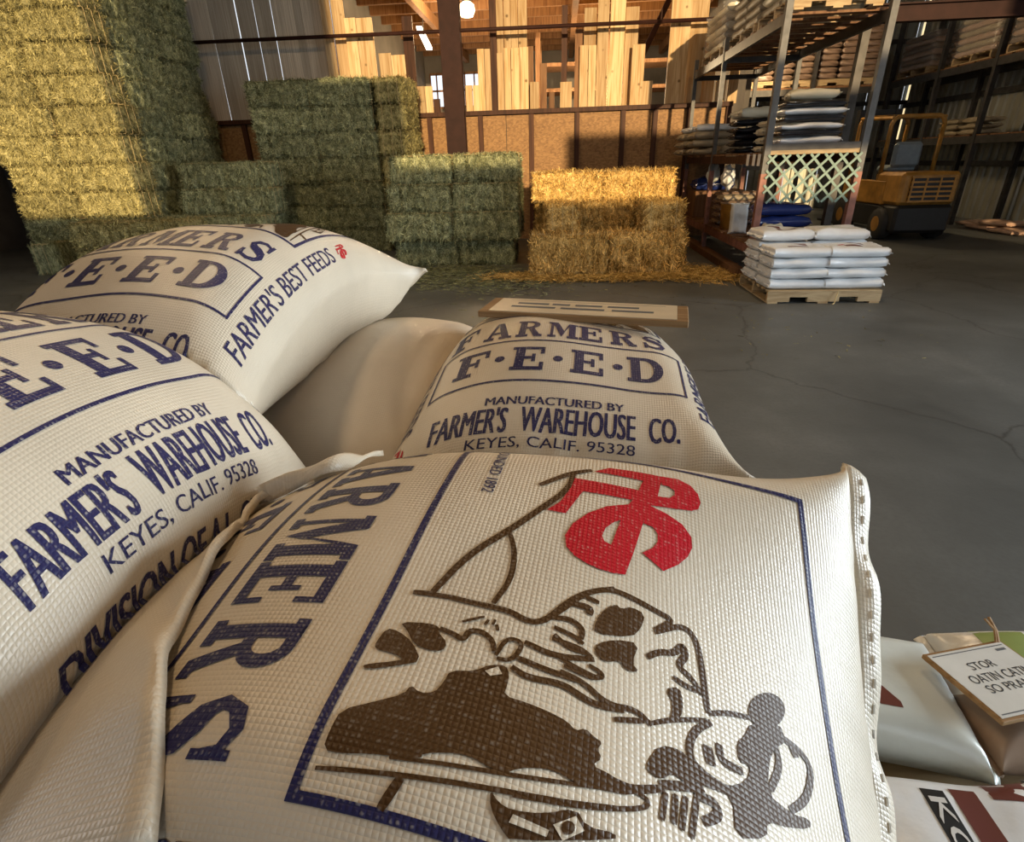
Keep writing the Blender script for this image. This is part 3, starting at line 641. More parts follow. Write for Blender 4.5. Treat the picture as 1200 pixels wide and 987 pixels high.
PIC = {"red":[[[-0.1536,0.1414],[-0.1669,0.1566],[-0.1706,0.2112],[-0.1528,0.2033],[-0.1544,0.1919]],[[-0.1704,0.2087],[-0.1738,0.2288],[-0.1683,0.2425],[-0.1588,0.2494],[-0.1483,0.2515],[-0.1382,0.2483],[-0.133,0.2416],[-0.1273,0.2237],[-0.1207,0.1995],[-0.1367,0.2063],[-0.1402,0.2193],[-0.1468,0.2243],[-0.1524,0.2245],[-0.1565,0.218],[-0.1557,0.2115]],[[-0.1356,0.1225],[-0.1376,0.1879],[-0.1204,0.1803],[-0.1158,0.1321],[-0.0769,0.1191],[-0.076,0.1015],[-0.092,0.1122],[-0.1181,0.1202]],[[-0.1573,0.1927],[-0.1708,0.2123],[-0.1369,0.2067],[-0.1197,0.1994],[-0.0909,0.1913],[-0.0534,0.1835],[-0.0236,0.1764],[-0.02,0.164],[-0.0516,0.1628],[-0.088,0.1705],[-0.1131,0.1781],[-0.1378,0.1871]],[[-0.1136,0.1793],[-0.1016,0.1569],[-0.0853,0.1399],[-0.0656,0.1269],[-0.0478,0.1216],[-0.0342,0.1245],[-0.0263,0.1322],[-0.0215,0.1435],[-0.0197,0.1545],[-0.0204,0.1656],[-0.0519,0.1634],[-0.0544,0.1566],[-0.0601,0.1541],[-0.0715,0.157],[-0.0818,0.1639],[-0.0883,0.1711]],[[-0.1199,0.1988],[-0.1163,0.2155],[-0.1099,0.231],[-0.0989,0.2392],[-0.0865,0.2394],[-0.0733,0.2342],[-0.0597,0.2247],[-0.0451,0.2104],[-0.0558,0.191],[-0.0668,0.2012],[-0.0764,0.2057],[-0.0859,0.2058],[-0.0924,0.2013],[-0.093,0.1922]]],"brown":[[[0.1532,0.0083],[0.1446,0.0247],[0.1352,0.0405],[0.128,0.0425],[0.1318,0.0495],[0.1294,0.0581],[0.1207,0.0615],[0.1112,0.063],[0.1073,0.078],[0.0991,0.0868],[0.0963,0.0972],[0.1022,0.1005],[0.1101,0.1008],[0.1182,0.0999],[0.1179,0.1154],[0.1189,0.1311],[0.1207,0.1417],[0.1245,0.1472],[0.1202,0.1529],[0.1235,0.1592],[0.1246,0.1644],[0.1303,0.1613],[0.1346,0.1646],[0.1414,0.1586],[0.1417,0.1685],[0.1427,0.1734],[0.142,0.1853],[0.1481,0.1852],[0.1537,0.1625],[0.1551,0.1483],[0.1528,0.137],[0.1567,0.1218],[0.1612,0.1133],[0.1643,0.1108],[0.1637,0.1015],[0.1609,0.0885],[0.1626,0.0765],[0.1667,0.0631],[0.1695,0.0632],[0.1717,0.0485],[0.1736,0.0336],[0.1764,0.019],[0.1763,0.0078],[0.1647,0.0071]],[[0.0889,0.0107],[0.0893,0.0195],[0.0964,0.0326],[0.1099,0.0429],[0.1153,0.0322],[0.1207,0.0199],[0.1237,0.0103],[0.1213,0.0074],[0.1188,0.0118],[0.1145,0.0246],[0.1108,0.0314],[0.1083,0.024],[0.1072,0.0096],[0.1019,0.0083]],[[0.0815,0.0175],[0.0777,0.0377],[0.079,0.0459],[0.0836,0.0464],[0.0912,0.0553],[0.0983,0.0537],[0.1001,0.0451],[0.0974,0.033],[0.0878,0.0257]],[[0.1737,0.1038],[0.1785,0.1093],[0.1799,0.117],[0.1762,0.1341],[0.1675,0.1511],[0.1741,0.1578],[0.171,0.1742],[0.1744,0.1744],[0.1934,0.1196],[0.1898,0.1132],[0.1822,0.1057]],[[0.0463,0.1537],[0.0335,0.1544],[0.0189,0.1614],[0.0102,0.1697],[0.0133,0.1741],[0.0065,0.1821],[0.008,0.1938],[0.0224,0.1906],[0.0353,0.1827]],[[0.0532,0.1572],[0.0433,0.1704],[0.0372,0.189],[0.0569,0.1831],[0.0617,0.1891],[0.0655,0.1787],[0.0598,0.1741],[0.0671,0.1625],[0.0611,0.1548]],[[0.0637,0.2089],[0.0561,0.2201],[0.0667,0.2226],[0.0796,0.2202],[0.0874,0.2109],[0.0725,0.2146]],[[0.0182,0.3172],[0.0242,0.315],[0.0308,0.3107],[0.0373,0.3049],[0.0427,0.2984],[0.0464,0.2919],[0.0482,0.2863],[0.0477,0.2821],[0.045,0.2797],[0.0406,0.2794],[0.0349,0.2812],[0.0285,0.285],[0.0222,0.2904],[0.0167,0.2969],[0.0127,0.3035],[0.0108,0.3096],[0.0111,0.3143],[0.0137,0.317]],[[0.0489,0.2802],[0.0323,0.3084],[0.0434,0.3138],[0.0594,0.2959],[0.0942,0.2855],[0.0954,0.3054],[0.0878,0.3253],[0.095,0.3231],[0.1073,0.2989],[0.1134,0.2813],[0.1252,0.2786],[0.1387,0.2524],[0.113,0.2554],[0.1169,0.2387],[0.1195,0.2243],[0.1112,0.2308],[0.109,0.2515],[0.0957,0.269],[0.0823,0.2746],[0.0854,0.2644],[0.0717,0.2649],[0.063,0.2729]],[[0.1222,0.1942],[0.1077,0.2028],[0.103,0.2172],[0.1064,0.2255],[0.1149,0.2332],[0.1235,0.2212],[0.1217,0.2104],[0.1301,0.2032],[0.1291,0.1927]]],"white":[[[0.1793,0.1397],[0.1713,0.1515],[0.1764,0.1568],[0.1847,0.1456]],[[0.1815,0.118],[0.1824,0.138],[0.1858,0.137],[0.1857,0.1166]],[[0.105,0.0846],[0.0992,0.0923],[0.1039,0.096],[0.1076,0.0888]]],"dot":[[[0.1768,0.1514],[0.1785,0.1511],[0.1802,0.1499],[0.1812,0.1481],[0.1815,0.1462],[0.1808,0.1447],[0.1794,0.144],[0.1777,0.1443],[0.1761,0.1455],[0.175,0.1473],[0.1747,0.1493],[0.1754,0.1508]]],"strokes":[[0.0018,[[0.1728,0.0458],[0.1701,0.0665],[0.1654,0.1019],[0.1619,0.1227],[0.1559,0.15],[0.1496,0.1735]]],[0.0021,[[0.1855,0.0077],[0.1839,0.0223],[0.1795,0.0589],[0.174,0.1009],[0.1701,0.1271],[0.1655,0.1509],[0.1588,0.1738]]],[0.0042,[[0.1809,0.0556],[0.1975,0.0494]]],[0.0039,[[0.0522,0.0169],[0.0496,0.0429],[0.0504,0.0595],[0.0502,0.0777],[0.0501,0.0918],[0.0545,0.1027],[0.0533,0.1145],[0.0295,0.1318],[0.0103,0.1449],[-0.005,0.1681]]],[0.0034,[[0.0801,0.0462],[0.0818,0.0563],[0.0859,0.0651],[0.0763,0.0663],[0.0743,0.0754],[0.0793,0.0842],[0.0883,0.0872]]],[0.0027,[[0.091,0.0887],[0.0736,0.0935],[0.0743,0.1061],[0.0921,0.1],[0.0926,0.09]]],[0.0036,[[0.0733,0.1059],[0.0775,0.1276],[0.0679,0.1556]]],[0.0034,[[0.0877,0.1029],[0.0901,0.1255],[0.0893,0.1458]]],[0.0039,[[0.096,0.1007],[0.1006,0.1125],[0.0959,0.1354],[0.0999,0.1486],[0.1015,0.1596],[0.0965,0.1779]]],[0.0018,[[0.07,0.0598],[0.0608,0.0742]]],[0.0018,[[0.0682,0.0759],[0.0628,0.0776]]],[0.0017,[[0.0663,0.0813],[0.0612,0.0822]]],[0.002,[[0.0705,0.0861],[0.0653,0.084]]],[0.0036,[[0.0446,0.1233],[0.0406,0.1351],[0.0453,0.1458],[0.0552,0.1447]]],[0.0048,[[0.0252,0.1356],[0.0235,0.1503],[0.0305,0.1487]]],[0.0034,[[0.0142,0.1453],[0.0155,0.1562]]],[0.003,[[0.0527,0.1244],[0.0548,0.1406],[0.0587,0.147]]],[0.0034,[[0.0594,0.1252],[0.0661,0.1359],[0.0653,0.1495]]],[0.0028,[[0.0769,0.1313],[0.0805,0.1469],[0.0814,0.1603],[0.0761,0.1629],[0.0739,0.1521]]],[0.0049,[[0.0484,0.031],[0.0037,0.0458],[-0.0393,0.0747],[-0.0685,0.0919],[-0.1131,0.1174],[-0.1433,0.1206]]],[0.0037,[[0.0463,0.0773],[0.0182,0.0858],[-0.0134,0.0831],[-0.0361,0.0735]]],[0.005,[[-0.1123,0.0893],[-0.1364,0.1109],[-0.1448,0.1205],[-0.1555,0.1386]]],[0.0032,[[0.0516,0.0178],[0.0495,0.0329]]],[0.0039,[[0.0508,0.1165],[0.0169,0.1372],[-0.0021,0.1619],[-0.0032,0.1786],[-0.0002,0.2056],[-0.0003,0.2193],[0.0181,0.202]]],[0.0039,[[0.0199,0.202],[-0.0005,0.2263],[0.0053,0.2381],[0.0318,0.2413],[0.0589,0.2421],[0.0635,0.2433]]],[0.004,[[0.0456,0.1953],[0.0355,0.205],[0.03,0.2181],[0.0175,0.2254],[0.026,0.2283],[0.0392,0.2194],[0.0426,0.2305],[0.0514,0.2396]]],[0.0034,[[0.0508,0.2156],[0.0525,0.2266],[0.0501,0.2365]]],[0.0026,[[0.0956,0.1976],[0.0851,0.2125],[0.0696,0.2411]]],[0.003,[[0.0635,0.2433],[0.0537,0.2591],[0.045,0.2808]]],[0.004,[[0.0693,0.2443],[0.0824,0.2306],[0.0966,0.2243],[0.1064,0.2255],[0.1107,0.2366],[0.1103,0.2513]]],[0.0043,[[0.0427,0.3102],[0.042,0.3256],[0.0465,0.3364],[0.0622,0.3323],[0.0783,0.3224],[0.0931,0.306]]],[0.0041,[[0.0508,0.3012],[0.0658,0.3035],[0.0892,0.2898]]],[0.0051,[[0.0424,0.3178],[0.0497,0.3219]]],[0.0029,[[0.136,0.2055],[0.1534,0.2019]]],[0.0031,[[0.1339,0.2122],[0.152,0.2095]]],[0.0031,[[0.1317,0.2191],[0.1529,0.2145]]],[0.0044,[[0.1332,0.2017],[0.1201,0.2327]]],[0.0048,[[0.1266,0.2291],[0.1243,0.2406],[0.1315,0.2424],[0.141,0.2301]]],[0.0031,[[0.1249,0.2279],[0.1542,0.2207]]],[0.0062,[[0.0887,0.2391],[0.1009,0.2407]]],[0.0047,[[0.0818,0.2491],[0.0938,0.2491],[0.0906,0.2668]]],[0.0038,[[0.1472,0.1664],[0.1452,0.1836],[0.1343,0.2043]]],[0.0021,[[0.1729,0.1161],[0.1658,0.1557],[0.1531,0.1909],[0.1457,0.1948],[0.1452,0.1861]]],[0.0034,[[0.0872,0.1329],[0.0888,0.1497],[0.0982,0.1669],[0.0915,0.1863],[0.097,0.1976]]],[0.0029,[[0.1059,0.1713],[0.0971,0.1919]]],[0.0028,[[0.0633,0.1242],[0.0626,0.1446],[0.0665,0.1537]]],[0.003,[[0.0816,0.135],[0.0833,0.1549],[0.0785,0.1617]]]]}
hb, FRM = D['bw'], .2
lines = []
def boxline(x0, y0, x1, y1, w):
    return [rect(x0 - w / 2, y0 - w / 2, x1 + w / 2, y0 + w / 2), rect(x0 - w / 2, y1 - w / 2, x1 + w / 2, y1 + w / 2), rect(x0 - w / 2, y0, x0 + w / 2, y1), rect(x1 - w / 2, y0, x1 + w / 2, y1)]
lines += boxline(-FRM, 0, FRM, D['h'], .0062) + boxline(-hb, D['Bb'], hb, D['Bt'], .0042)
text = slab('FARMERS', -.004, D['Fb'], D['Ft'] - D['Fb'], .0585, .048)
bh = D['Bt'] - D['Bb']; fy = D['Bb'] + bh * .21
for ch, x in zip('FEED', (-.147, -.052, .050, .147)): text += slab(ch, x, fy, bh * .58, 0, .062)
for x in (-.103, -.003, .100):
    text.append([(x + .0085 * math.cos(a), fy + bh * .29 + .0085 * math.sin(a)) for a in np.linspace(0, 2 * math.pi, 16, endpoint=False)])
text += bfont('MANUFACTURED BY', -D['Mh'], D['Mh'], D['Mb'], D['Mb'] + .0145, .018)
text += bfont("FARMER'S", -D['Wh'], -D['Wh'] + .118, D['Wb'], D['Wt'] + .011, .032) + bfont('WAREHOUSE', -D['Wh'] + .140, D['Wh'] - .062, D['Wb'], D['Wt'] + .011, .032) + bfont('CO.', D['Wh'] - .040, D['Wh'] + .004, D['Wb'], D['Wt'] + .011, .032)
text += bfont('KEYES, CALIF. 95328', -D['Kh'], D['Kh'], D['Kb'] - .002, D['Kb'] + .0145, .004)
text += bfont('DIVISION OF A.L. GILBERT', -D['Wh'], D['Wh'] + .002, D['Db'], D['Dt'] + .003, .03)
text += bfont("FARMER'S BEST FEEDS", .226, .262, -.305, .085, .016, True)
text += [[(-x, -.22 - y) for x, y in p] for p in bfont("FARMER'S BEST FEEDS", .226, .262, -.305, .085, .016, True)]
small = bfont('FOUNDED 1892', -.185, -.085, .036, .048, .006)
red = [[(a, b) for a, b in p] for p in PIC['red']]
rc = np.concatenate([np.array(p) for p in red]); mn, mx = rc.min(0), rc.max(0)
mini = {1: [], -1: []}
for sgn in (1, -1):
    for p in PIC['red']:
        q = (np.array(p) - mn) / (mx - mn)
        if sgn > 0: mini[1].append([(.228 + a * .034, .105 + b * .045) for a, b in q])
        else: mini[-1].append([(-.262 + (1 - a) * .034, -.365 + (1 - b) * .045) for a, b in q])
def chaikin(p, closed, k):
    p = np.asarray(p, float)
    for _ in range(k):
        a = p; b = np.roll(p, -1, 0)
        if not closed: a, b = a[:-1], b[:-1]
        q = np.stack([a * .75 + b * .25, a * .25 + b * .75], 1).reshape(-1, 2)
        p = q if closed else np.concatenate([p[:1], q, p[-1:]])
    return p
brown = [[tuple(q) for q in chaikin(p, True, 1)] for p in PIC['brown']]
for w, pts in PIC['strokes']:
    c = chaikin(pts, False, 2); brown += stroke(c, w * 1.2 * (.75 + .35 * np.sin(np.linspace(.3, 2.9, len(c)))))
white = [list(map(tuple, p)) for p in PIC['white']]; dot = [list(map(tuple, p)) for p in PIC['dot']]
ART = {'lettering': (art(text + small), 'ink_blue', .0007), 'frame_lines': (art(lines), 'ink_blue', .0007), 'red_logo': (art(red), 'ink_red', .0009), 'gusset_logo': (art(mini[1]), 'ink_red', .0009), 'gusset_logo_reverse': (art(mini[-1]), 'ink_red', .0009), 'picture': (art(brown), 'ink_brown', .0008), 'picture_gap': (art(white), 'bag', .0012), 'picture_dot': (art(dot), 'ink_brown', .0015)}

STACK_TOP, FLOOR_TOP = .902, .93      # top of the carrying layers, lowest height of a printed bag's upper side
def over_stack(P): return (P[..., 0] < .215) & (P[..., 1] < 1.54)
def settle(B, me, ns, k, support):
    """a filled bag rests on what carries it: its underside sinks to the support, nothing goes below the stack"""
    co = np.array([v.co for v in me.vertices]) @ B.R.T + B.T; ring = np.arange(len(co)) % k; low = ring >= ns; row = np.arange(len(co)) // k
    top = np.full(len(co), 9.0)
    for r in range(row.max() + 1):
        q = co[row == r]; t = q[:ns]; ax = B.R[:, 0]; o_ = np.argsort(t @ ax); top[row == r] = np.interp(q @ ax, (t @ ax)[o_], t[o_, 2])
    th = top - co[:, 2]; thick = np.maximum(np.array([th[row == r].max() for r in row]), 1e-4)
    w = np.clip(th / thick * 1.4 - .4, 0, 1) * np.clip(thick / th.max() * 1.6 - .6, 0, 1)
    z = co[:, 2]
    drop = np.where(low & (z > support) & (co[:, 0] < .20), w * (z - np.maximum(support, top - .31)), 0)
    z = z - np.maximum(drop, 0)
    z = np.where(over_stack(co), np.where(low, np.maximum(z, STACK_TOP), np.maximum(z, FLOOR_TOP)), z); co[:, 2] = z
    loc = (co - B.T) @ B.R
    me.vertices.foreach_set('co', loc.astype(np.float32).ravel()); me.update()
def lift(B, me):
    co = np.array([v.co for v in me.vertices]) @ B.R.T + B.T; co[:, 2] = np.where(over_stack(co), np.maximum(co[:, 2], FLOOR_TOP + .0006), co[:, 2])
    me.vertices.foreach_set('co', ((co - B.T) @ B.R).astype(np.float32).ravel()); me.update(); return me
def printed_bag(key, p, label, skip=(), cb=.6, seed=1, amp=.0022, mat='bag', prints=True, Wf=.62, Lf=.89, group=None, seams=(1, -1), tabw=(.03, .03), support=.902):
    B = Bag(Wf, Lf, p[9], p[6], p[7], p[8], p[10:14], cb, seed, amp)
    B.R = rot3(*p[3:6]); B.T = np.array(p[:3])
    bm_ = B.mesh('feed_bag', M[mat], 110, 96, 28); settle(B, bm_, 96, 96 + 26, support); o = link('feed_bag', bm_)
    o.matrix_world = Matrix.Translation(p[:3]) @ Matrix(B.R.tolist()).to_4x4()
    tag(o, label, 'bag', group)
    for e in seams:
        me, line = B.seam('seam', e, M[mat], tabw[0] if e > 0 else tabw[1], seed=seed + 5 + e); link('seam', lift(B, me), o)
        st = MB()
        for j in range(2, len(line) - 2, 2): st.bar(Vector(line[j]) + Vector((0, 0, .001)), Vector(line[j]) * .25 + Vector(line[j + 1]) * .75 + Vector((0, 0, .001)), .0016, .0016)
        link('stitching', lift(B, _mm(st, 'stitching', 'thread')), o)
    if prints:
        for nm, ((co, fs), mt, off) in ART.items():
            if nm in skip: continue
            s, v = co[:, 0], co[:, 1] - D['vmid']
            P3 = B.local(s, v) + B.normal(s, v) * off
            me = finish(nm, P3, fs, co, M[mt]); link(nm, lift(B, me), o)
    return o, B
def _mm(mb, name, mat, smooth=False):
    me = mb.mesh(name, smooth); me.materials.append(M[mat]); return me
FIT = {'N': [-0.0959, 0.3701, 1.058, -0.093, 0.0529, -1.6821, 2.0346, 0.3784, 0.4398, 0.103, 0.2645, 1.3705, 2.8883, -2.0539], 'C': [-0.002, 1.1268, 1.0574, -0.1, 0.1217, -0.0321, 1.0955, 1.3226, 0.1091, 0.1001, -0.1845, 2.8604, -0.0016, 0.1721], 'A': [-0.6961, 1.0973, 1.2292, -0.0699, -0.0378, -0.0594, 1.6509, 1.094, -0.4655, 0.1237, -0.2805, 1.178, 0.8502, 1.3441], 'B': [-0.7827, 0.4806, 1.2186, 0.1698, 0.2645, 1.6136, -0.0648, 0.5473, 1.3116, 0.1253, 1.2133, 1.6149, 1.3, -2.9953]}
bagN, SN = printed_bag('N', FIT['N'], 'large white woven feed bag with brown picture and red logo facing up', cb=.45, seed=3, amp=.0020)
bagC, SC = printed_bag('C', FIT['C'], 'white woven feed bag with a wooden sign lying on it', cb=.5, seed=4, amp=.0018)
bagA, SA = printed_bag('A', FIT['A'], 'plump white woven feed bag nearest the hay, leaning on the plain bag', support=1.03, cb=.5, seed=5, amp=.0018)
bagB, SB = printed_bag('B', FIT['B'], 'white woven feed bag whose bottom flap overlaps the brown-pictured bag', support=1.03, cb=.5, seed=6, amp=.0018, seams=(1,))
bagD, SD = printed_bag('D', [-.44, 1.22, .985, RX(5), RX(0), RX(-4), .9, 1.4, 0, .105, 0, 0, 0, 0], 'plain tan woven feed bag turned face down between printed bags', cb=.5, seed=8, amp=.002, mat='bag_plain', prints=False, Wf=.54)
def world_pts(B, s, v):
    P = B.local(s, v) @ B.R.T + B.T
    P[..., 2] = np.where(over_stack(P), np.maximum(P[..., 2], FLOOR_TOP), P[..., 2]); return P
def project(P):
    q = P - CP; z = q @ CF; return np.stack([600 + FPX * (q @ CR) / z, 493.5 - FPX * (q @ CU) / z], -1)
def on_bag(B, x, y, lift=0.0):
    s, v = np.meshgrid(np.linspace(-.5, .5, 120) * B.Wf, np.linspace(-.5, .5, 150) * B.Lf); s = s.ravel(); v = v.ravel()
    P = world_pts(B, s, v); n = B.normal(s, v) @ B.R.T
    d = ((project(P) - [x, y]) ** 2).sum(1) + (((CP - P) * n).sum(1) < 0) * 1e9
    i = d.argmin(); return P[i] + n[i] * lift

# ---- where two bags share a place the lower one is dented by the upper one
from mathutils.bvhtree import BVHTree
def tree_of(o):
    mw = o.matrix_world; return BVHTree.FromPolygons([mw @ v.co for v in o.data.vertices], [tuple(p.vertices) for p in o.data.polygons])
def inside(t, p):
    n = 0; q = p.copy(); d = Vector((.013, .021, 1)).normalized()
    for _ in range(20):
        h = t.ray_cast(q, d)
        if h[0] is None: break
        n += 1; q = h[0] + d * 1e-5
    return n % 2 == 1
def box_of(o):
    P = np.array([o.matrix_world @ v.co for v in o.data.vertices]); return P.min(0), P.max(0)
def in_box(p, b): return b[0][0] <= p.x <= b[1][0] and b[0][1] <= p.y <= b[1][1] and b[0][2] <= p.z <= b[1][2]
def dent(lower, upper, keep=.02, gap=.001):
    t = tree_of(upper); bx = box_of(upper); tl = tree_of(lower)
    for o in [lower] + list(lower.children):
        if o.type != 'MESH': continue
        mw = lower.matrix_world; inv = mw.inverted()
        for v in o.data.vertices:
            p = mw @ v.co
            if not in_box(p, bx) or not inside(t, p): continue
            h = t.ray_cast(Vector((p.x, p.y, -1)), Vector((0, 0, 1))); b_ = tl.ray_cast(Vector((p.x, p.y, -1)), Vector((0, 0, 1)))
            if h[0] is None: continue
            z = h[0].z - gap
            if keep and b_[0] is not None: z = max(z, min(p.z, b_[0].z + (0 if p.z - b_[0].z < .004 else keep)))
            elif b_[0] is not None and p.z - b_[0].z < .004: z -= .012
            v.co = inv @ Vector((p.x, p.y, min(p.z, z)))
        o.data.update()
def raise_on(upper, lower, gap=.001):
    """lift what is left of the upper bag's underside out of the lower bag"""
    t = tree_of(lower); tu = tree_of(upper); mw = upper.matrix_world; inv = mw.inverted(); bx = box_of(lower)
    for v in upper.data.vertices:
        p = mw @ v.co
        if not in_box(p, bx) or not inside(t, p): continue
        h = t.ray_cast(Vector((p.x, p.y, 3)), Vector((0, 0, -1))); u = tu.ray_cast(Vector((p.x, p.y, 3)), Vector((0, 0, -1)))
        if u[0] is not None and p.z > u[0].z - .006: continue
        if h[0] is not None: v.co = inv @ Vector((p.x, p.y, max(p.z, min(h[0].z + gap, u[0].z - .008 if u[0] is not None else 9))))
    upper.data.update()
bpy.context.view_layer.update()
for _k in range(2):
    for lo_, up_ in ((bagD, bagC), (bagD, bagA), (bagD, bagN), (bagD, bagB), (bagN, bagB), (bagC, bagN), (bagA, bagB), (bagN, bagA)):
        raise_on(up_, lo_); dent(lo_, up_, 0)

# ---- bottom flap of the left bag, lying over the pictured bag
def sheet(name, rows, mat, th=.0016, uvs=6.0, sub=True):
    """closed thin cloth from a grid of points"""
    rows = [np.asarray(r, float) for r in rows]; n = len(rows[0]); m = len(rows)
    P = np.stack(rows); du = np.gradient(P, axis=1); dv = np.gradient(P, axis=0); nn = np.cross(du, dv); nn /= np.maximum(np.linalg.norm(nn, axis=-1, keepdims=True), 1e-9)
    T, Bm = (P + nn * th / 2).reshape(-1, 3), (P - nn * th / 2).reshape(-1, 3); k = n * m; fs = []
    for i in range(m - 1):
        for j in range(n - 1):
            a = i * n + j; fs.append((a, a + 1, a + n + 1, a + n)); fs.append((k + a + 1, k + a, k + a + n, k + a + n + 1))
    bd = [(0, j) for j in range(n)] + [(i, n - 1) for i in range(1, m)] + [(m - 1, j) for j in range(n - 2, -1, -1)] + [(i, 0) for i in range(m - 2, 0, -1)]
    for q in range(len(bd)):
        a = bd[q][0] * n + bd[q][1]; b_ = bd[(q + 1) % len(bd)][0] * n + bd[(q + 1) % len(bd)][1]; fs.append((a, k + a, k + b_, b_))
    uv = [(P[i, j, 0], P[i, j, 1]) for i in range(m) for j in range(n)] * 2
    return finish(name, np.concatenate([T, Bm]), fs, uv, M[mat])
def resample(pts, n):
    pts = np.asarray(pts, float); d = np.concatenate([[0], np.cumsum(np.linalg.norm(np.diff(pts, axis=0), axis=1))]); t = np.linspace(0, d[-1], n)
    out = np.stack([np.interp(t, d, pts[:, i]) for i in range(3)], 1)
    for _ in range(3): out[1:-1] = (out[:-2] + out[2:] + 2 * out[1:-1]) / 4
    return out
BI = bagB.matrix_world.inverted()
def to_local(me, ob_inv):
    me.transform(ob_inv); return me
nS = 44
sB = np.linspace(.305, -.31, nS)
inner = (.2 * world_pts(SB, sB, np.full(nS, -SB.Lf / 2 + .012)) + .8 * (SB.local(sB, np.full(nS, -SB.Lf / 2 + .012), True) @ SB.R.T + SB.T))
outer = resample([on_bag(SN, x, y, .010) for x, y in ((318, 556), (300, 590), (270, 640), (235, 700), (200, 765), (195, 850), (192, 930), (190, 1000))], nS)
wv_ = np.sin(np.linspace(0, 19, nS))[:, None] * np.array([0, 0, .004]) + np.sin(np.linspace(0, 47, nS))[:, None] * np.array([0, 0, .0016])
rows = []
for t in np.linspace(0, 1, 9):
    r = inner * (1 - t) + outer * t + wv_ * t; r[:, 2] += .005 * math.sin(math.pi * t) + .006 * t; rows.append(r)
rows.append(rows[-1] + np.array([.004, 0, -.008]))
link('bottom_flap', to_local(sheet('bottom_flap', rows, 'bag'), BI), bagB)
# the flap's twisted corner pointing over the far edge
e0 = resample([on_bag(SN, 306, 566, .02), on_bag(SN, 345, 556, .022), on_bag(SN, 395, 548, .022), atz(449, 531, 1.072)], 16)
e1 = resample([on_bag(SN, 300, 580, .006), on_bag(SN, 345, 572, .004), on_bag(SN, 395, 560, .006), atz(449, 532, 1.070)], 16)
rows = []
for t in np.linspace(0, 1, 6):
    r = e0 * (1 - t) + e1 * t; r[:, 2] += .012 * math.sin(math.pi * t) * np.linspace(1, .2, 16) + .003 * np.sin(np.linspace(0, 14, 16) + 3 * t); rows.append(r)
link('flap_corner', to_local(sheet('flap_corner', rows, 'bag'), BI), bagB)

# ---- wooden sign lying on the far bag
def board_on(name, TL, TR, BLp, th, label, matb, matp, inset, lines_, cat='sign'):
    TL, TR, BLp = Vector(TL), Vector(TR), Vector(BLp); u = (TR - TL); W = u.length; u.normalize(); v = BLp - TL; v = v - u * v.dot(u); Hh = v.length; v.normalize(); n = v.cross(u)
    if n.z < 0: n = -n
    t = MB().box((0, 0, 0), (W, Hh, th)).build(name, M[matb], bevel=.0015)
    c = TL + u * W / 2 + v * Hh / 2
    t.matrix_world = Matrix(((u.x, -v.x, n.x, c.x), (u.y, -v.y, n.y, c.y), (u.z, -v.z, n.z, c.z), (0, 0, 0, 1)))
    tag(t, label, cat)
    pw, ph = W - 2 * inset[0], Hh - 2 * inset[1]
    MB().box((0, 0, th / 2 + .0008), (pw, ph, .0014)).build('paper', M[matp], t)
    polys = []
    for txt, x0, x1, y0, y1 in lines_:
        if txt is None: polys.append(rect(-pw / 2 + x0 * pw, -ph / 2 + y0 * ph, -pw / 2 + x1 * pw, -ph / 2 + y1 * ph))
        else: polys += bfont(txt, -pw / 2 + x0 * pw, -pw / 2 + x1 * pw, -ph / 2 + y0 * ph, -ph / 2 + y1 * ph, .012)
    if polys:
        vs = []; fs = []
        for p in polys:
            fs.append(tuple(range(len(vs), len(vs) + len(p)))); vs += [(a, b, th / 2 + .0019) for a, b in p]
        o = link('lettering', finish('lettering', vs, fs, None, M['pencil'], False), t)
    return t, W, Hh
zc = float(on_bag(SC, 680, 379)[2]) + .010
FL, FR_, BL_ = atz(560, 368, zc), atz(807, 381, zc - .004), atz(578, 352, zc)
_e = (FR_ - FL) / np.linalg.norm(FR_ - FL); _d = (BL_ - FL) - _e * ((BL_ - FL) @ _e)
sg, W_, H_ = board_on('wooden_sign', FL + _d, FR_ + _d, FL, .013, 'long wooden sign board with aged paper lying on a feed bag', 'sign_wood', 'paper_tan', (.022, .006),
    [(None, .06, .94, .86, .875), (None, .12, .3, .58, .7), (None, .32, .42, .58, .7), (None, .45, .6, .58, .7), (None, .63, .8, .58, .7), (None, .1, .35, .32, .44), (None, .38, .62, .32, .44), (None, .66, .88, .32, .44)])

# ---- pallets
def pallet(loc, rz, label, group=None, L=1.18, Wd=1.0):
    t = empty('pallet', loc, rz); tag(t, label, 'pallet', group)
    for k in range(7):
        o = MB().box((0, 0, 0), (L, .09, .02)).build('deck_board', M['pallet_wood'], t, bevel=.003); o.location = (0, -Wd / 2 + .05 + k * (Wd - .1) / 6, .128)
    for k in range(3):
        o = MB()
        for a, b in ((0, .20), (.20, .36), (.36, .64), (.64, .80), (.80, 1)):
            low = .05 if (a, b) in ((.20, .36), (.64, .80)) else 0
            o.span((-L / 2 + a * L, -.02, low + .018), (-L / 2 + b * L, .02, .118))
        o = o.build('stringer', M['pallet_wood'], t); o.location = (0, -Wd / 2 + .025 + k * (Wd - .05) / 2, 0)
    for k in range(3):
        o = MB().box((0, 0, 0), (.1, Wd, .018)).build('base_board', M['pallet_wood'], t); o.location = (-L / 2 + .06 + k * (L - .12) / 2, 0, .009)
    return t
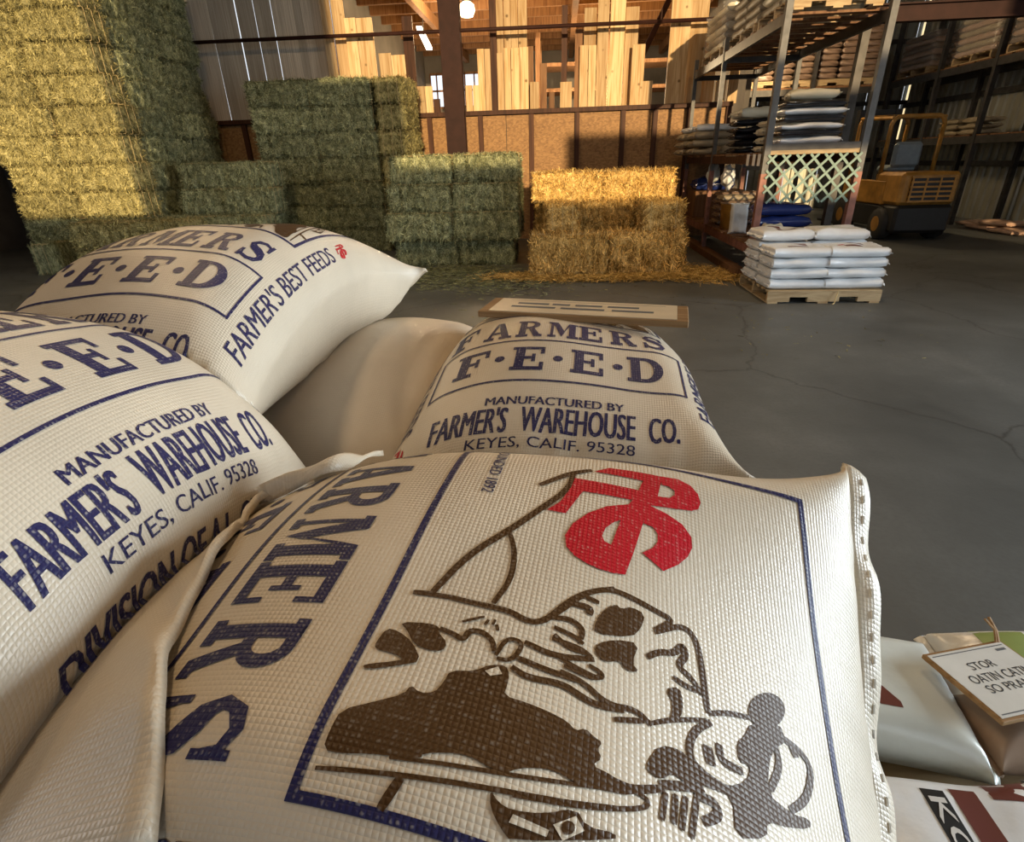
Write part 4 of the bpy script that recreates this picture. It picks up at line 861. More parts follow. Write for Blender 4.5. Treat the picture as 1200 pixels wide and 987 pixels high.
# ---- generic bags, shared meshes
GB = {}
def generic(kind, mat, seed, W=.56, L=.74, c0=.066, cb=.75, amp=.004, nv=26, ns=22, n=3.6, endc=.006):
    k = (kind, mat, seed, W, L, c0, amp, n, endc)
    if k not in GB:
        B = Bag(W, L, c0, cb=cb, seed=seed, amp=amp, n=n, endc=endc); B.R = np.eye(3); B.T = np.zeros(3)
        me = B.mesh('bag_' + kind, M[mat], nv, ns, 12); GB[k] = (me, B, B.seam('seam', 1, M[mat], .022, .006, seed)[0], B.seam('seam', -1, M[mat], .022, .006, seed + 1)[0])
    return GB[k]
def put_bag(kind, mat, seed, loc, rz, label, group=None, rx=0, ry=0, sc=(1, 1, 1), seams=True, name='feed_bag', size=None, **kw):
    """size = (width, length, thickness) the bag fills; loc then is the middle of its underside"""
    me, B, s1, s2 = generic(kind, mat, seed, **kw)
    if size:
        bb = np.concatenate([np.array([v.co for v in q.vertices]) for q in ((me, s1, s2) if seams is True else (me,))]); lo, hi = bb.min(0), bb.max(0)
        sc = tuple(float(a) for a in np.array(size) / (hi - lo)); mid = (lo + hi) / 2 * np.array(sc); c_, s_ = math.cos(rz), math.sin(rz)
        if not rx: loc = (loc[0] - c_ * mid[0] + s_ * mid[1], loc[1] - s_ * mid[0] - c_ * mid[1], loc[2] - lo[2] * sc[2])
    o = link(name, me); o.location = loc; o.rotation_euler = (rx, ry, rz); o.scale = sc
    tag(o, label, 'bag', group)
    if seams is True or (seams and seams > 0): link('seam', s1, o)
    if seams is True or (seams and seams < 0): link('seam', s2, o)
    return o, B
def patch(o, B, polys, mat, name='print', off=.0012):
    co, fs = art(polys, .03); s, v = co[:, 0], co[:, 1]
    link(name, finish(name, B.local(s, v) + B.normal(s, v) * off, fs, co, M[mat]), o)
# the stack that carries the printed bags
for px_, py_ in ((-.80, .66), (-.80, 1.22 + .46 - .4)): pass
pallet((-1.0, .80, 0), math.pi / 2, 'wooden pallet under the printed feed bag stack', 'pallets under the printed bags', 1.3, .98)
pallet((-.12, .80, 0), math.pi / 2, 'wooden pallet under the printed feed bag stack', 'pallets under the printed bags', 1.3, .72)
def buried(x, y, z, k, l=.832, th=.131):
    o, _ = put_bag('stack', 'bag', 20 + k % 3, (x, y, z), math.pi / 2 + RX(random.uniform(-.4, .4)), 'white woven feed bag buried in the layers under the printed bags', 'buried layers of the feed bag stack', W=.58, L=.86, c0=.07, cb=.85, amp=.0015, n=5, endc=.035, seams=1 if x < -.5 else -1, size=(.502, l, th))
    return o
for k in range(6):
    for ix in range(2):
        for iy in range(3): buried(-1.03 + ix * .83, .28 + iy * .50, .138 + k * .1265, k + ix + iy)
for iy in range(3): buried(-1.14, .28 + iy * .50, .138 + 6 * .1265, iy, .61, .075 if iy == 1 else .131)

# ---- low pallet of mixed bags beside the stack
pallet((1.02, .76, 0), 0, 'low wooden pallet of mixed bags beside the printed stack', None, 1.14, .92)
e1, B1 = put_bag('low', 'poly_pale', 31, (.635, 1.045, .138), -math.pi / 2 + RX(-8), 'smooth pale grey-green bag tucked beside the pictured feed bag', W=.50, L=.72, c0=.085, cb=.8, amp=.0016, nv=50, ns=44, size=(.40, .72, .158))
patch(e1, B1, [[(-.02, .10), (.12, .10), (.12, .17), (.10, .17)]], 'print_brown', 'maroon_print')
e2, B2 = put_bag('low2', 'poly_white', 33, (.650, .570, .138), -math.pi / 2 + RX(-1), 'glossy white bag with black and maroon bands and white letters', W=.62, L=.77, c0=.075, cb=.8, amp=.004, nv=60, ns=50, size=(.535, .77, .148))
patch(e2, B2, [rect(-.21, .085, .26, .130)], 'print_black', 'black_band')
patch(e2, B2, [rect(-.22, .144, .26, .193)], 'print_brown', 'maroon_band')
patch(e2, B2, [rect(-.27, .22, -.20, .32)], 'print_brown', 'maroon_band')
patch(e2, B2, bfont('KCLAY', -.19, .12, .092, .124, .03), 'print_white', 'lettering', .0022)
e3, B3 = put_bag('low', 'poly_white', 35, (1.34, .50, .138), RX(3), 'glossy white bag at the outer corner of the low pallet', W=.56, L=.66, c0=.075, cb=.8, amp=.004, nv=40, ns=34, size=(.48, .64, .145))
e4, B4 = put_bag('low', 'bag_paper', 36, (1.16, .935, .138), RX(-88), 'crumpled brown paper sack under the tilted price sign', W=.34, L=.40, c0=.075, cb=.8, amp=.003, nv=40, ns=34, size=(.20, .42, .160))
e5, B5 = put_bag('low', 'poly_white', 37, (1.37, 1.14, .138), RX(-88), 'white bag with a green printed band at the back of the low pallet', W=.36, L=.70, c0=.065, cb=.8, amp=.003, nv=40, ns=34, size=(.22, .70, .135))
patch(e5, B5, [rect(-.12, -.24, .12, -.12)], 'print_green', 'green_band')
zs = .31
TLp, TRp = atz(1080, 769, zs), atz(1170, 752, zs - .01)
cs, W2, H2 = board_on('price_sign', TLp, TRp, atz(1172, 850, zs + .012), .012, 'tilted price sign with laminated sheet resting on brown paper sack', 'sign_wood', 'paper', (.006, .008),
    [('STOR', .30, .62, .66, .78), ('OATIN CATIN', .14, .92, .47, .60), ('SO PRAMGO', .20, .98, .31, .43), ('NOTS', .52, .86, .10, .22), (None, .03, .97, .95, .965), (None, .03, .97, .03, .045), (None, .82, .95, .87, .91)])
tw = MB().tube([(W2 * .42, H2 * .46, .004), (W2 * .46, H2 * .56, .03), (W2 * .40, H2 * .66, .05)], .003, 6).tube([(W2 * .45, H2 * .46, .004), (W2 * .52, H2 * .58, .02), (W2 * .50, H2 * .70, .045)], .004, 6)
tw.build('wire_tie', M['sign_wood'], cs)

bpy.context.view_layer.update()
for o in [q for q in COL.objects if q.parent is None and q.get('group') == 'buried layers of the feed bag stack' and q.location.z > .72]:
    o.data = o.data.copy()
    for up_ in (bagN, bagC, bagA, bagB, bagD): dent(o, up_, .015); raise_on(up_, o)

# ================================================================== hay and straw
def bale_mesh(name, mat, L, W, H, seed, nstr, flakes=11, fuzz=1.0):
    g = np.random.default_rng(seed); nx, ny, nz = 40, 18, 15
    vs = {}; fs = []; h = np.array([L, W, H]) / 2; r = .08
    def vid(i, j, k):
        key = (i, j, k)
        if key not in vs: vs[key] = len(vs)
        return vs[key]
    for a in range(nx):
        for b_ in range(ny): fs += [(vid(a, b_, 0), vid(a, b_ + 1, 0), vid(a + 1, b_ + 1, 0), vid(a + 1, b_, 0)), (vid(a, b_, nz), vid(a + 1, b_, nz), vid(a + 1, b_ + 1, nz), vid(a, b_ + 1, nz))]
    for a in range(nx):
        for c in range(nz): fs += [(vid(a, 0, c), vid(a + 1, 0, c), vid(a + 1, 0, c + 1), vid(a, 0, c + 1)), (vid(a, ny, c), vid(a, ny, c + 1), vid(a + 1, ny, c + 1), vid(a + 1, ny, c))]
    for b_ in range(ny):
        for c in range(nz): fs += [(vid(0, b_, c), vid(0, b_, c + 1), vid(0, b_ + 1, c + 1), vid(0, b_ + 1, c)), (vid(nx, b_, c), vid(nx, b_ + 1, c), vid(nx, b_ + 1, c + 1), vid(nx, b_, c + 1))]
    P = np.array([(i / nx * 2 - 1, j / ny * 2 - 1, k / nz * 2 - 1) for i, j, k in vs]) * h
    cuts = np.sort(g.uniform(-h[0], h[0], flakes)); heights = g.uniform(-.012, .012, flakes + 1)
    def shape(P):
        q = np.clip(P, -h + r, h - r); d = P - q; n = np.linalg.norm(d, axis=1, keepdims=True); nn = d / np.maximum(n, 1e-9); P2 = q + nn * np.minimum(n, r)
        out = np.sign(P) * (np.abs(np.abs(P) - h) < .03); nl = np.linalg.norm(out, axis=1, keepdims=True); out = out / np.maximum(nl, 1e-9)
        dist = np.abs(P[:, :1] - cuts[None]).min(1); gr = -.028 * np.exp(-(dist / .014) ** 2); fl_ = heights[np.searchsorted(cuts, P[:, 0])]
        nz_ = np.array([noise.noise(Vector(p * 7) + Vector((seed, 0, 0))) * .034 + noise.noise(Vector(p * 24) + Vector((0, seed, 0))) * .018 for p in P2])
        sag = -.018 * (1 - (P[:, 2] / h[2])) * 0
        return P2 + out * (gr + fl_ + nz_ + sag)[:, None] * np.array([.5, 1, .7]), out
    P2, _ = shape(P)
    V = [tuple(p) for p in P2]; tint = [(1, 1, 1)] * len(V)
    # strands
    k = nstr; face = g.choice(3, k, p=[.12, .55, .33]); sgn = g.choice([-1, 1], k); pts = g.uniform(-1, 1, (k, 3)) * h; pts[np.arange(k), face] = sgn * h[face]
    S, out = shape(pts); o3 = np.zeros((k, 3)); o3[np.arange(k), face] = sgn
    d = g.normal(size=(k, 3)); d[:, 2] *= 1.3; d -= o3 * (d * o3).sum(1, keepdims=True); d /= np.linalg.norm(d, axis=1, keepdims=True)
    d = d + o3 * g.uniform(-.08, .55, (k, 1)) * fuzz; d /= np.linalg.norm(d, axis=1, keepdims=True)
    w = np.cross(d, o3 + g.normal(size=(k, 3)) * .3); w /= np.linalg.norm(w, axis=1, keepdims=True); ln = g.uniform(.03, .095, (k, 1)); wd = g.uniform(.002, .0062, (k, 1))
    A = S - o3 * .004; Bp = A + d * ln; base = len(V)
    quad = np.stack([A - w * wd, A + w * wd, Bp + w * wd * .6, Bp - w * wd * .6], 1).reshape(-1, 3); V += [tuple(p) for p in quad]
    tv = g.uniform(.4, 1.9, k); tint += [(t, t * .98, t * .9) for t in tv for _ in range(4)]
    fs += [tuple(base + 4 * i + q for q in range(4)) for i in range(k)]
    me = bpy.data.meshes.new(name); me.from_pydata(V, [], fs)
    ca = me.color_attributes.new('tint', 'FLOAT_COLOR', 'POINT'); ca.data.foreach_set('color', np.concatenate([np.array(tint), np.ones((len(V), 1))], 1).astype(np.float32).ravel())
    me.polygons.foreach_set('use_smooth', [True] * len(me.polygons)); me.materials.append(M[mat]); me.update(); return me
def twine_mesh(L, W, H, y):
    a, c = L / 2 + .004, H / 2 + .004; mb = MB()
    mb.tube([(-a, y, -c * .92), (-a, y, c * .92), (-a * .97, y, c), (0, y, c - .004), (a * .97, y, c), (a, y, c * .92), (a, y, -c * .92), (a * .97, y, -c), (-a * .97, y, -c), (-a, y, -c * .92)], .0035, 5)
    return _mm(mb, 'twine', 'twine')
BL = {}
for kd, mt, ns_, fz in (('green', 'hay_green', 5200, 1.0), ('gold', 'hay_gold', 5200, 1.0), ('straw', 'straw', 6000, 1.5)):
    BL[kd] = [bale_mesh('bale_' + kd, mt, 1.03, .50, .40, 40 + s + len(kd), ns_, fuzz=fz) for s in range(3)]
TW = [twine_mesh(1.03, .50, .40, y) for y in (-.15, .0, .15)]
cnt = [0]
def bale(kd, loc, rz, label, group, sc=(1, 1, 1), rx=0, ry=0, twine=True, var=None):
    cnt[0] += 1; o = link('straw_bale' if kd == 'straw' else 'hay_bale', BL[kd][cnt[0] % 3 if var is None else var]); o.location = (loc[0], loc[1] + (random.uniform(-.03, .02) if abs(math.sin(rz)) < .3 else 0), loc[2]); o.rotation_euler = (rx, ry + random.uniform(-.012, .012), rz + random.uniform(-.03, .03) + (math.pi if cnt[0] % 2 else 0)); o.scale = (sc[0], sc[1], sc[2] * .985)
    tag(o, label, 'bale', group)
    if twine:
        for t in TW: link('twine', t, o)
    return o
ORD = ['lowest', 'second', 'third', 'fourth', 'fifth', 'sixth', 'seventh', 'eighth', 'ninth', 'tenth', 'eleventh']
J = lambda a=.02: random.uniform(-a, a)
H_ = .395
# stack of green bales beside the straw
x0 = -2.66
for k in range(4):
    z = H_ * (k + .5)
    yb = [9.00, 8.93, 9.05, 9.16][k]
    w2 = [(.98, .86), (1.0, 1.02), (.98, 1.0), (.96, .98)][k]; xs = x0 + [.08, 0, .03, .06][k]
    names = ['bottom layer', 'second layer', 'third layer', 'top layer']
    for j in range(2):
        L = w2[j]; xc = xs + L / 2 + (w2[0] + .02 if j else 0)
        bale('green', (xc, yb + J(.015), z), J(.02), 'grey-green hay bale in the four-layer stack %s, %s side' % (names[k], 'straw' if j else 'tall-stack'), 'green hay stack beside the straw', (L / 1.03, 1, 1))
        bale('green', (xc, yb + .58, z), J(.02), 'grey-green hay bale in the hidden back row of the four-layer stack', 'back row of the green hay stack', (L / 1.03, 1, 1), twine=False)
# straw stack
bale('straw', (.12, 7.98, .275), J(.01), 'loose straw bale at the left of the bottom layer, spilling straw', 'straw stack', (1.01, 1.02, 1.4))
bale('straw', (1.17, 8.02, .275), J(.01), 'loose straw bale of the bottom layer beside the storage rack', 'straw stack', (1.0, 1.02, 1.4))
bale('straw', (.02, 8.34, .745), math.pi / 2 + J(.02), 'straw bale end facing out in the recessed middle layer, away from the rack', 'straw stack', (.78, .92, .95))
bale('straw', (.67, 8.62, .745), J(.02), 'straw bale set back in the shaded middle of the straw stack', 'straw stack', (.74, 1, .95))
bale('straw', (1.36, 8.33, .745), math.pi / 2 + J(.02), 'tightly tied straw bale end facing out next to the storage rack', 'straw stack', (.8, 1.1, .95))
for j, nm in enumerate(('away from', 'next to')):
    bale('straw', (.10 + j * .98, 8.66, 1.12), J(.02), 'golden straw bale of the top layer %s the storage rack' % nm, 'straw stack', (.96, 1.1, .98))
for j in range(2):
    for k in range(2): bale('straw', (.12 + j * 1.05, 8.58 if k == 0 else 9.24, .275 + .48 * k), 0, 'straw bale in the hidden back of the straw stack', 'back of the straw stack', (1, 1, 1.4 if k == 0 else .98), twine=False)
# tall stack against the wall
for k in range(7):
    z = .405 * (k + .5)
    for j in range(2):
        bale('green', (-4.88 + j * 1.1 + J(.03) + .03 * (3 - k) * .3, 10.82 + J(.03), z), J(.02), 'green hay bale in the tall wall stack, %s layer, %s' % (ORD[k], 'beside tan ends' if j else 'stepped-stack side'), 'tall hay stack against the wall', (1.06, 1, 1.02))
    if k > 0: bale('gold', (-2.925 + J(.01), 11.05 + J(.03), z), math.pi / 2 + J(.02), 'tan bale end in the %s layer of the tall wall stack' % ORD[k], 'tall hay stack against the wall', (.95, 1.08, 1.02))
# big stack at the side wall
for k in range(11):
    z = .405 * (k + .5)
    sh = [.0, .05, .02, .06, -.02, .03, -.08, -.12, -.05, -.1, -.1][k]
    for j in range(2):
        bale('gold' if k > 1 else 'green', (-8.42 + j * 1.10 + sh + J(.01), 9.25 + J(.025), z), J(.02), 'pale hay bale in the towering stack front, %s layer, %s side' % (ORD[k], 'low-step' if j else 'dark-wall'), 'towering hay stack', (1.02, 1, 1.02))
    for j in range(2):
        bale('green', (-7.05 + sh * .6 + J(.02), 10.13 + j * 1.09, z), math.pi / 2 + J(.02), 'shaded hay bale in the towering stack flank, %s layer, %s' % (ORD[k], 'by the back wall' if j else 'behind the front'), 'towering hay stack', (1.02, 1, 1.02))
# low steps of bales in front of it
for k, (yy, xa, n, L) in enumerate(((8.55, -7.55, 3, .92), (9.17, -6.50, 2, .88), (9.67, -6.40, 2, .82), (9.86, -6.42, 2, .80))):
    z = .395 * (k + .5)
    for j in range(n):
        bale('green' if k else 'gold', (xa + L * (j + .5), yy + J(.02), z if k else .20), J(.03), 'light green hay bale on the low stack, %s step, %s' % (ORD[k], ['touching the towering stack', 'tall-wall-stack side', 'open end'][j]), 'low stepped hay stack', (L / 1.03 * .99, 1, 1))
for k in range(2):
    for j in range(2): bale('green', (-6.08 + j * .84, 9.83, .395 * (k + .5)), 0, 'hay bale hidden under the low stepped stack', 'core of the low stepped stack', (.76, 1.0, 1), twine=False)
bale('gold', (-7.07, 8.55, .20 + .395), J(.05), 'pale hay bale on the front step touching the towering stack', 'low stepped hay stack', (.95, 1, 1))
bale('gold', (-6.08, 8.55, .20 + .395), J(.05), 'pale hay bale on the front step beside its light green neighbour', 'low stepped hay stack', (.90, 1, 1))
bale('green', (-8.25, 8.64, .24), 1.5 + J(.03), 'small green hay bale standing end-out at the foot of the towering stack', None, (.5, .62, 1.2))
# loose litter on the floor
def litter(name, mat, n, region, lmin, lmax, label, seed, zmax=.025):
    g = np.random.default_rng(seed); V = []; fs = []; tint = []
    P = region(g, n); k = len(P); a = g.uniform(0, 6.28, k); ln = g.uniform(lmin, lmax, k); wd = g.uniform(.0015, .004, k); z0 = g.uniform(.002, zmax, k); z1 = g.uniform(.002, zmax, k)
    dx, dy = np.cos(a), np.sin(a)
    A = np.stack([P[:, 0], P[:, 1], z0], 1); B_ = np.stack([P[:, 0] + dx * ln, P[:, 1] + dy * ln, z1], 1); w = np.stack([-dy * wd, dx * wd, wd * g.uniform(-.6, .6, k)], 1)
    V = np.stack([A - w, A + w, B_ + w, B_ - w], 1).reshape(-1, 3); fs = [tuple(4 * i + q for q in range(4)) for i in range(k)]
    t = np.repeat(g.uniform(.6, 1.5, k), 4)
    me = bpy.data.meshes.new(name); me.from_pydata([tuple(p) for p in V], [], fs); ca = me.color_attributes.new('tint', 'FLOAT_COLOR', 'POINT')
    ca.data.foreach_set('color', np.stack([t, t, t * .9, np.ones_like(t)], 1).astype(np.float32).ravel()); me.materials.append(M[mat])
    tag(link(name, me), label, 'litter', kind='stuff')
def blob(cs):
    def f(g, n):
        out = []
        for cx, cy, rx_, ry_, fr in cs:
            m = int(n * fr); out.append(np.stack([cx + g.normal(size=m) * rx_, cy + g.normal(size=m) * ry_], 1))
        return np.concatenate(out)
    return f
litter('loose_straw', 'straw', 14000, blob([(.55, 7.62, .55, .13, .5), (-.35, 7.75, .28, .13, .18), (1.75, 7.9, .28, .28, .2), (2.0, 7.6, .25, .2, .12)]), .04, .16, 'golden loose straw scattered on the floor before the straw stack', 61, .05)
litter('loose_hay', 'hay_green', 6000, blob([(-1.6, 8.3, .55, .28, .5), (-1.5, 7.6, .6, .35, .3), (-.8, 7.3, .5, .35, .2)]), .03, .12, 'green hay chaff scattered on the floor before the green stack', 62, .02)
litter('floor_chaff', 'hay_gold', 700, lambda g, n: np.stack([g.uniform(-6, 3.2, n), g.uniform(4.2, 8.2, n)], 1), .02, .06, 'sparse pale chaff specks across the grey floor', 63, .006)

# ================================================================== storage rack
RX1, RX2, RY = 2.38, 3.44, (7.3, 9.75, 11.7)
rack = empty('storage_rack', ((RX1 + RX2) / 2, RY[0], 0)); tag(rack, 'tall steel storage rack with rusty feet beside the straw stack', 'rack')
RO = Vector(rack.location)
def rk(mb, name, mat, smooth=False):
    mb.v = [tuple(Vector(p) - RO) for p in mb.v]; return mb.build(name, M[mat], rack, smooth)
for yy in RY:
    for xx in (RX1, RX2):
        s = .035 if yy == RY[0] else .03
        top = 4.6 if yy == RY[0] else 3.0
        rk(MB().span((xx - s, yy - s, 1.25), (xx + s, yy + s, top)), 'upright', 'steel')
        rk(MB().span((xx - s - .003, yy - s - .003, 0), (xx + s + .003, yy + s + .003, 1.25)), 'upright_foot', 'rust')
for z, h, mt in ((2.76, .11, 'steel_dark'), (1.40, .10, 'brown_wood'), (.38, .10, 'rust')):
    for xx in (RX1, RX2):
        rk(MB().span((xx - .022, RY[0], z - h / 2), (xx + .022, RY[-1], z + h / 2)), 'side_beam', mt)
for z, yy in ((1.53, RY[0]), (2.72, RY[1]), (2.72, RY[2]), (1.40, RY[2]), (.38, RY[0]), (.38, RY[2]), (1.40, RY[1])):
    rk(MB().span((RX1 + .03, yy - .025, z - .035), (RX2 - .03, yy + .025, z + .035)), 'cross_beam', 'steel_dark' if z > .5 else 'rust')
rk(MB().span((RX1 + .03, RY[0] - .02, 1.45), (RX2 - .03, RY[0] + .02, 1.495)), 'cross_plank', 'pallet_wood')
for k in range(14):
    yy = RY[0] + .16 + k * .315
    rk(MB().span((RX1 - .02, yy, 1.455), (RX2 + .02, yy + .26, 1.48)), 'shelf_board', 'pine_dark')
    if k % 2 == 0: rk(MB().span((RX1 - .02, yy, .432), (RX2 + .02, yy + .5, .455)), 'shelf_board', 'pine_dark')
    rk(MB().span((RX1 - .02, yy, 2.815), (RX2 + .02, yy + .12, 2.84)), 'deck_slat', 'pine_dark')
rk(MB().span((RX1 - .08, RY[0] + .3, .0), (RX1 + .06, RY[-1], .10)), 'base_timber', 'pine_dark')
SH = 1.482
# lattice panel hung on the front of the rack
lt = empty('lattice_panel', ((RX1 + RX2) / 2, RY[0] - .055, .93)); tag(lt, 'pale green diagonal lattice panel hung on the rack front', 'lattice')
LW, LH = 1.04, .52
for sgn in (1, -1):
    for k in range(-6, 14):
        c0 = -LW / 2 + k * .157 + (.05 if sgn > 0 else 0)
        pts = []
        # strip x = c0 + sgn*z clipped to the panel
        za, zb = 0.0, LH; xa, xb = c0 + (0 if sgn > 0 else LH * .98), c0 + (LH * .98 if sgn > 0 else 0)
        sl = (xb - xa) / LH
        lo, hi = 0.0, LH
        for bound in (-LW / 2, LW / 2):
            zc_ = (bound - xa) / sl
            if sl > 0:
                if bound < 0: lo = max(lo, zc_)
                else: hi = min(hi, zc_)
            else:
                if bound < 0: hi = min(hi, zc_)
                else: lo = max(lo, zc_)
        if hi - lo < .05: continue
        MB().bar((xa + sl * lo, -.004 * sgn, lo), (xa + sl * hi, -.004 * sgn, hi), .026, .007, (0, 1, 0)).build('slat', M['lattice'], lt)
for k, px_ in enumerate((876, 883, 889)):
    p = atx(px_, 190, RX1 - .03)
    tag(MB().box((p[0], p[1], 1.40), (.004, .10, .13)).build('price_card', M['card']), 'blank white price card fixed to the rack beam', 'card', 'price cards on the rack beam')

SMALL = dict(W=.54, L=.68, c0=.068, cb=.8, amp=.0075, n=4.5, endc=.02)
def stack(kind, mats, x, y, z0, n, dz, rz, label, group, jx=.012, size=(.46, .67), jr=.04, **kw):
    a = dict(SMALL); a.update(kw)
    for k in range(n):
        mt = mats[k % len(mats)]
        put_bag(kind, mt, 50 + k % 3, (x + J(jx), y + J(jx), z0 + dz * k), rz + J(jr), label.replace('#', {'poly_white': 'white', 'poly_dark': 'black', 'poly_tan': 'tan', 'poly_cream': 'cream', 'poly_blue': 'dark blue', 'poly_brown': 'brown', 'poly_pink': 'pinkish', 'bag_paper': 'brown paper'}.get(mt, 'pale')), group, size=(size[0], size[1], dz + .007), **a)
hp = math.pi / 2
# middle shelf
stack('shelf', ['poly_dark'], 2.80, 9.25, SH, 5, .088, hp, '# plastic bag in the neat dark pile on the middle rack shelf', 'dark pile on the rack shelf')
stack('shelf', ['poly_dark', 'poly_white'], 2.98, 7.85, SH, 7, .078, hp, '# bag in the black-and-white pile above the lattice', 'black-and-white pile above the lattice', size=(.46, .74))
stack('slump', ['poly_tan'], 2.50, 10.42, SH, 3, .115, hp, '# crumpled bag in the slumped pile by the galvanised mid post', 'slumped tan bags on the rack', amp=.009, W=.66, L=.8, c0=.085, size=(.54, .78), jx=.02, jr=.06)
stack('slump', ['poly_tan'], 2.46, 11.12, SH, 3, .115, hp + .12, '# crumpled bag in the slumped pile at the wall end of the rack', 'slumped tan bags at the wall end', amp=.009, W=.66, L=.8, c0=.085, size=(.54, .78), jx=.02, jr=.06)
put_bag('shelf', 'poly_white', 51, (2.48, 11.1, SH + .35), hp + .25, 'white bag topping the slumped tan pile at the wall end', size=(.44, .66, .11), **SMALL)
put_bag('shelf', 'poly_white', 52, (2.52, 10.40, SH + .35), hp - .12, 'white bag topping the slumped tan pile by the mid post', size=(.44, .66, .11), **SMALL)
put_bag('shelf', 'poly_tan', 50, (2.60, 9.86, SH), hp, 'tan bag sagging over the shelf edge beside the dark pile', size=(.30, .30, .16), **SMALL)
stack('shelf', ['poly_cream'], 2.95, 8.55, SH, 4, .1, hp, '# paper bag standing in the pile between black bags', 'cream bags between black piles', W=.44, size=(.36, .62))
put_bag('shelf', 'poly_cream', 51, (2.74, 9.18, SH + .444), hp + .15, 'cream bag with ragged top lying on the dark pile', amp=.008, W=.5, L=.6, c0=.06, cb=.8, size=(.42, .58, .15))
put_bag('shelf', 'poly_cream', 52, (3.00, 7.92, SH + .55), hp - .15, 'cream bag with ragged top lying on the black-and-white pile', amp=.008, W=.5, L=.6, c0=.06, cb=.8, size=(.42, .58, .13))
# lower shelf
stack('shelf', ['poly_blue'], 2.80, 7.72, .453, 3, .15, hp, '# glossy bag on the lower shelf behind the white pallet load', 'dark blue bags on the lower shelf', L=.7, c0=.085, size=(.44, .66))
put_bag('shelf', 'poly_cream', 53, (2.62, 7.415, .453), 0, 'crumpled cream bag in front of the dark blue bags', size=(.30, .15, .24), **SMALL)
put_bag('shelf', 'poly_white', 54, (2.50, 8.42, .655), 0, 'white bag standing upright beside the yellow bucket', None, 1.5, 0, (.5, .6, 1), **SMALL)
tag(MB().span((2.42, 10.9, .453), (3.3, 11.6, .9)).build('wooden_crate', M['pine_dark'], bevel=.01), 'dark wooden crate under the blue bag at the wall end', 'crate')
put_bag('shelf', 'poly_blue', 55, (2.78, 11.25, .897), hp, 'dark blue bag on a ledge behind the straw stack', size=(.50, .70, .24), **SMALL)
stack('shelf', ['poly_brown'], 2.82, 9.70, .453, 5, .1, hp, '# bag in the shaded pile under the rack shelf', 'shaded brown pile on the lower shelf')
bk = empty('yellow_bucket', (2.56, 9.0, .453)); tag(bk, 'yellow bucket with a brown lid on the lower rack shelf', 'bucket')
MB().lathe((0, 0, 0), [(.13, 0), (.15, .02), (.165, .34), (.172, .35), (.172, .37)], 24).build('bucket_body', M['yellow'], bk, True)
MB().lathe((0, 0, .36), [(.18, 0), (.18, .03), (.15, .045)], 24).build('bucket_lid', M['bag_paper'], bk, True)
put_bag('shelf', 'poly_tan', 56, (2.58, 9.0, .856), hp, 'tan bag lying flat on the bucket lid', size=(.40, .46, .085), **SMALL)
# crumpled clear plastic hanging from the beam
def lump(name, c, r, mat, label, seed, cat='bag'):
    bm = bmesh.new(); bmesh.ops.create_icosphere(bm, subdivisions=4, radius=1)
    for v in bm.verts:
        n_ = noise.noise(v.co * 1.6 + Vector((seed, 0, 0))) * .35 + abs(noise.noise(v.co * 4 + Vector((0, seed, 0)))) * .22
        v.co = Vector((v.co.x * r[0], v.co.y * r[1], v.co.z * r[2])) * (1 + n_)
    me = bpy.data.meshes.new(name); bm.to_mesh(me); bm.free(); me.polygons.foreach_set('use_smooth', [True] * len(me.polygons)); me.materials.append(M[mat]); me.uv_layers.new(name='cloth')
    o = link(name, me); o.location = c; return tag(o, label, cat)
lump('plastic_bag', (2.50, 9.22, 1.165), (.085, .14, .145), 'poly_white', 'crumpled pale plastic bag hanging under the rack beam', 4)
lump('plastic_bag', (2.62, 10.6, 1.19), (.10, .12, .16), 'poly_pale', 'small crumpled plastic bag behind the rusty mid post', 9)

# palletised bag loads
def load(x, y, z, nx, ny, nl, mats, label, group, rz=0, dz=.115, wrap=True, plabel='pallet', sp=(.44, .6), kind='load'):
    pallet((x, y, z), rz, plabel, None, nx * sp[0] + .04, ny * sp[1])
    c, s_ = math.cos(rz), math.sin(rz)
    for k in range(nl):
        for i in range(nx):
            for j in range(ny):
                if 0 < i < nx - 1 and 0 < j < ny - 1: continue
                lx = (i - (nx - 1) / 2) * sp[0] + J(.004); ly = (j - (ny - 1) / 2) * sp[1] + J(.004)
                put_bag(kind, mats[(k + i) % len(mats)], 60 + (k + i + j) % 3, (x + c * lx - s_ * ly, y + s_ * lx + c * ly, z + .138 + dz * k), rz + J(.012), label, group, seams=False, size=(sp[0] + .002, sp[1] + .002, dz + .006), n=6, endc=.035, W=.48, L=.64, c0=.062, cb=.8, amp=.004, nv=14, ns=12)
    if wrap:
        hx, hy = nx * sp[0] / 2 + .035, ny * sp[1] / 2 + .035; mb = MB(); n = 48; vs = []
        for zz in np.linspace(0, nl * dz + .02, 9):
            for q in range(n):
                a = 2 * math.pi * q / n; cx, sx = math.cos(a), math.sin(a); f = (abs(cx) ** 14 + abs(sx) ** 14) ** (-1 / 14); w = 1 + .012 * math.sin(9 * a + zz * 30) + .012 * math.sin(zz * 54)
                vs.append((hx * cx * f * w, hy * sx * f * w, zz + .14))
        mb.add(vs, [(i * n + q, i * n + (q + 1) % n, (i + 1) * n + (q + 1) % n, (i + 1) * n + q) for i in range(8) for q in range(n)])
        o = mb.build('stretch_wrap', M['wrap'], None, True); o.location = (x, y, z); o.rotation_euler = (0, 0, rz); tag(o, 'clear stretch wrap around the ' + group, 'wrap')
load(2.90, 10.95, 2.84, 2, 2, 5, ['poly_cream', 'poly_tan'], 'cream bag in the wrapped load high on the wall end of the rack', 'wrapped load at the wall end of the rack', plabel='pallet under the wrapped load at the rack wall end')
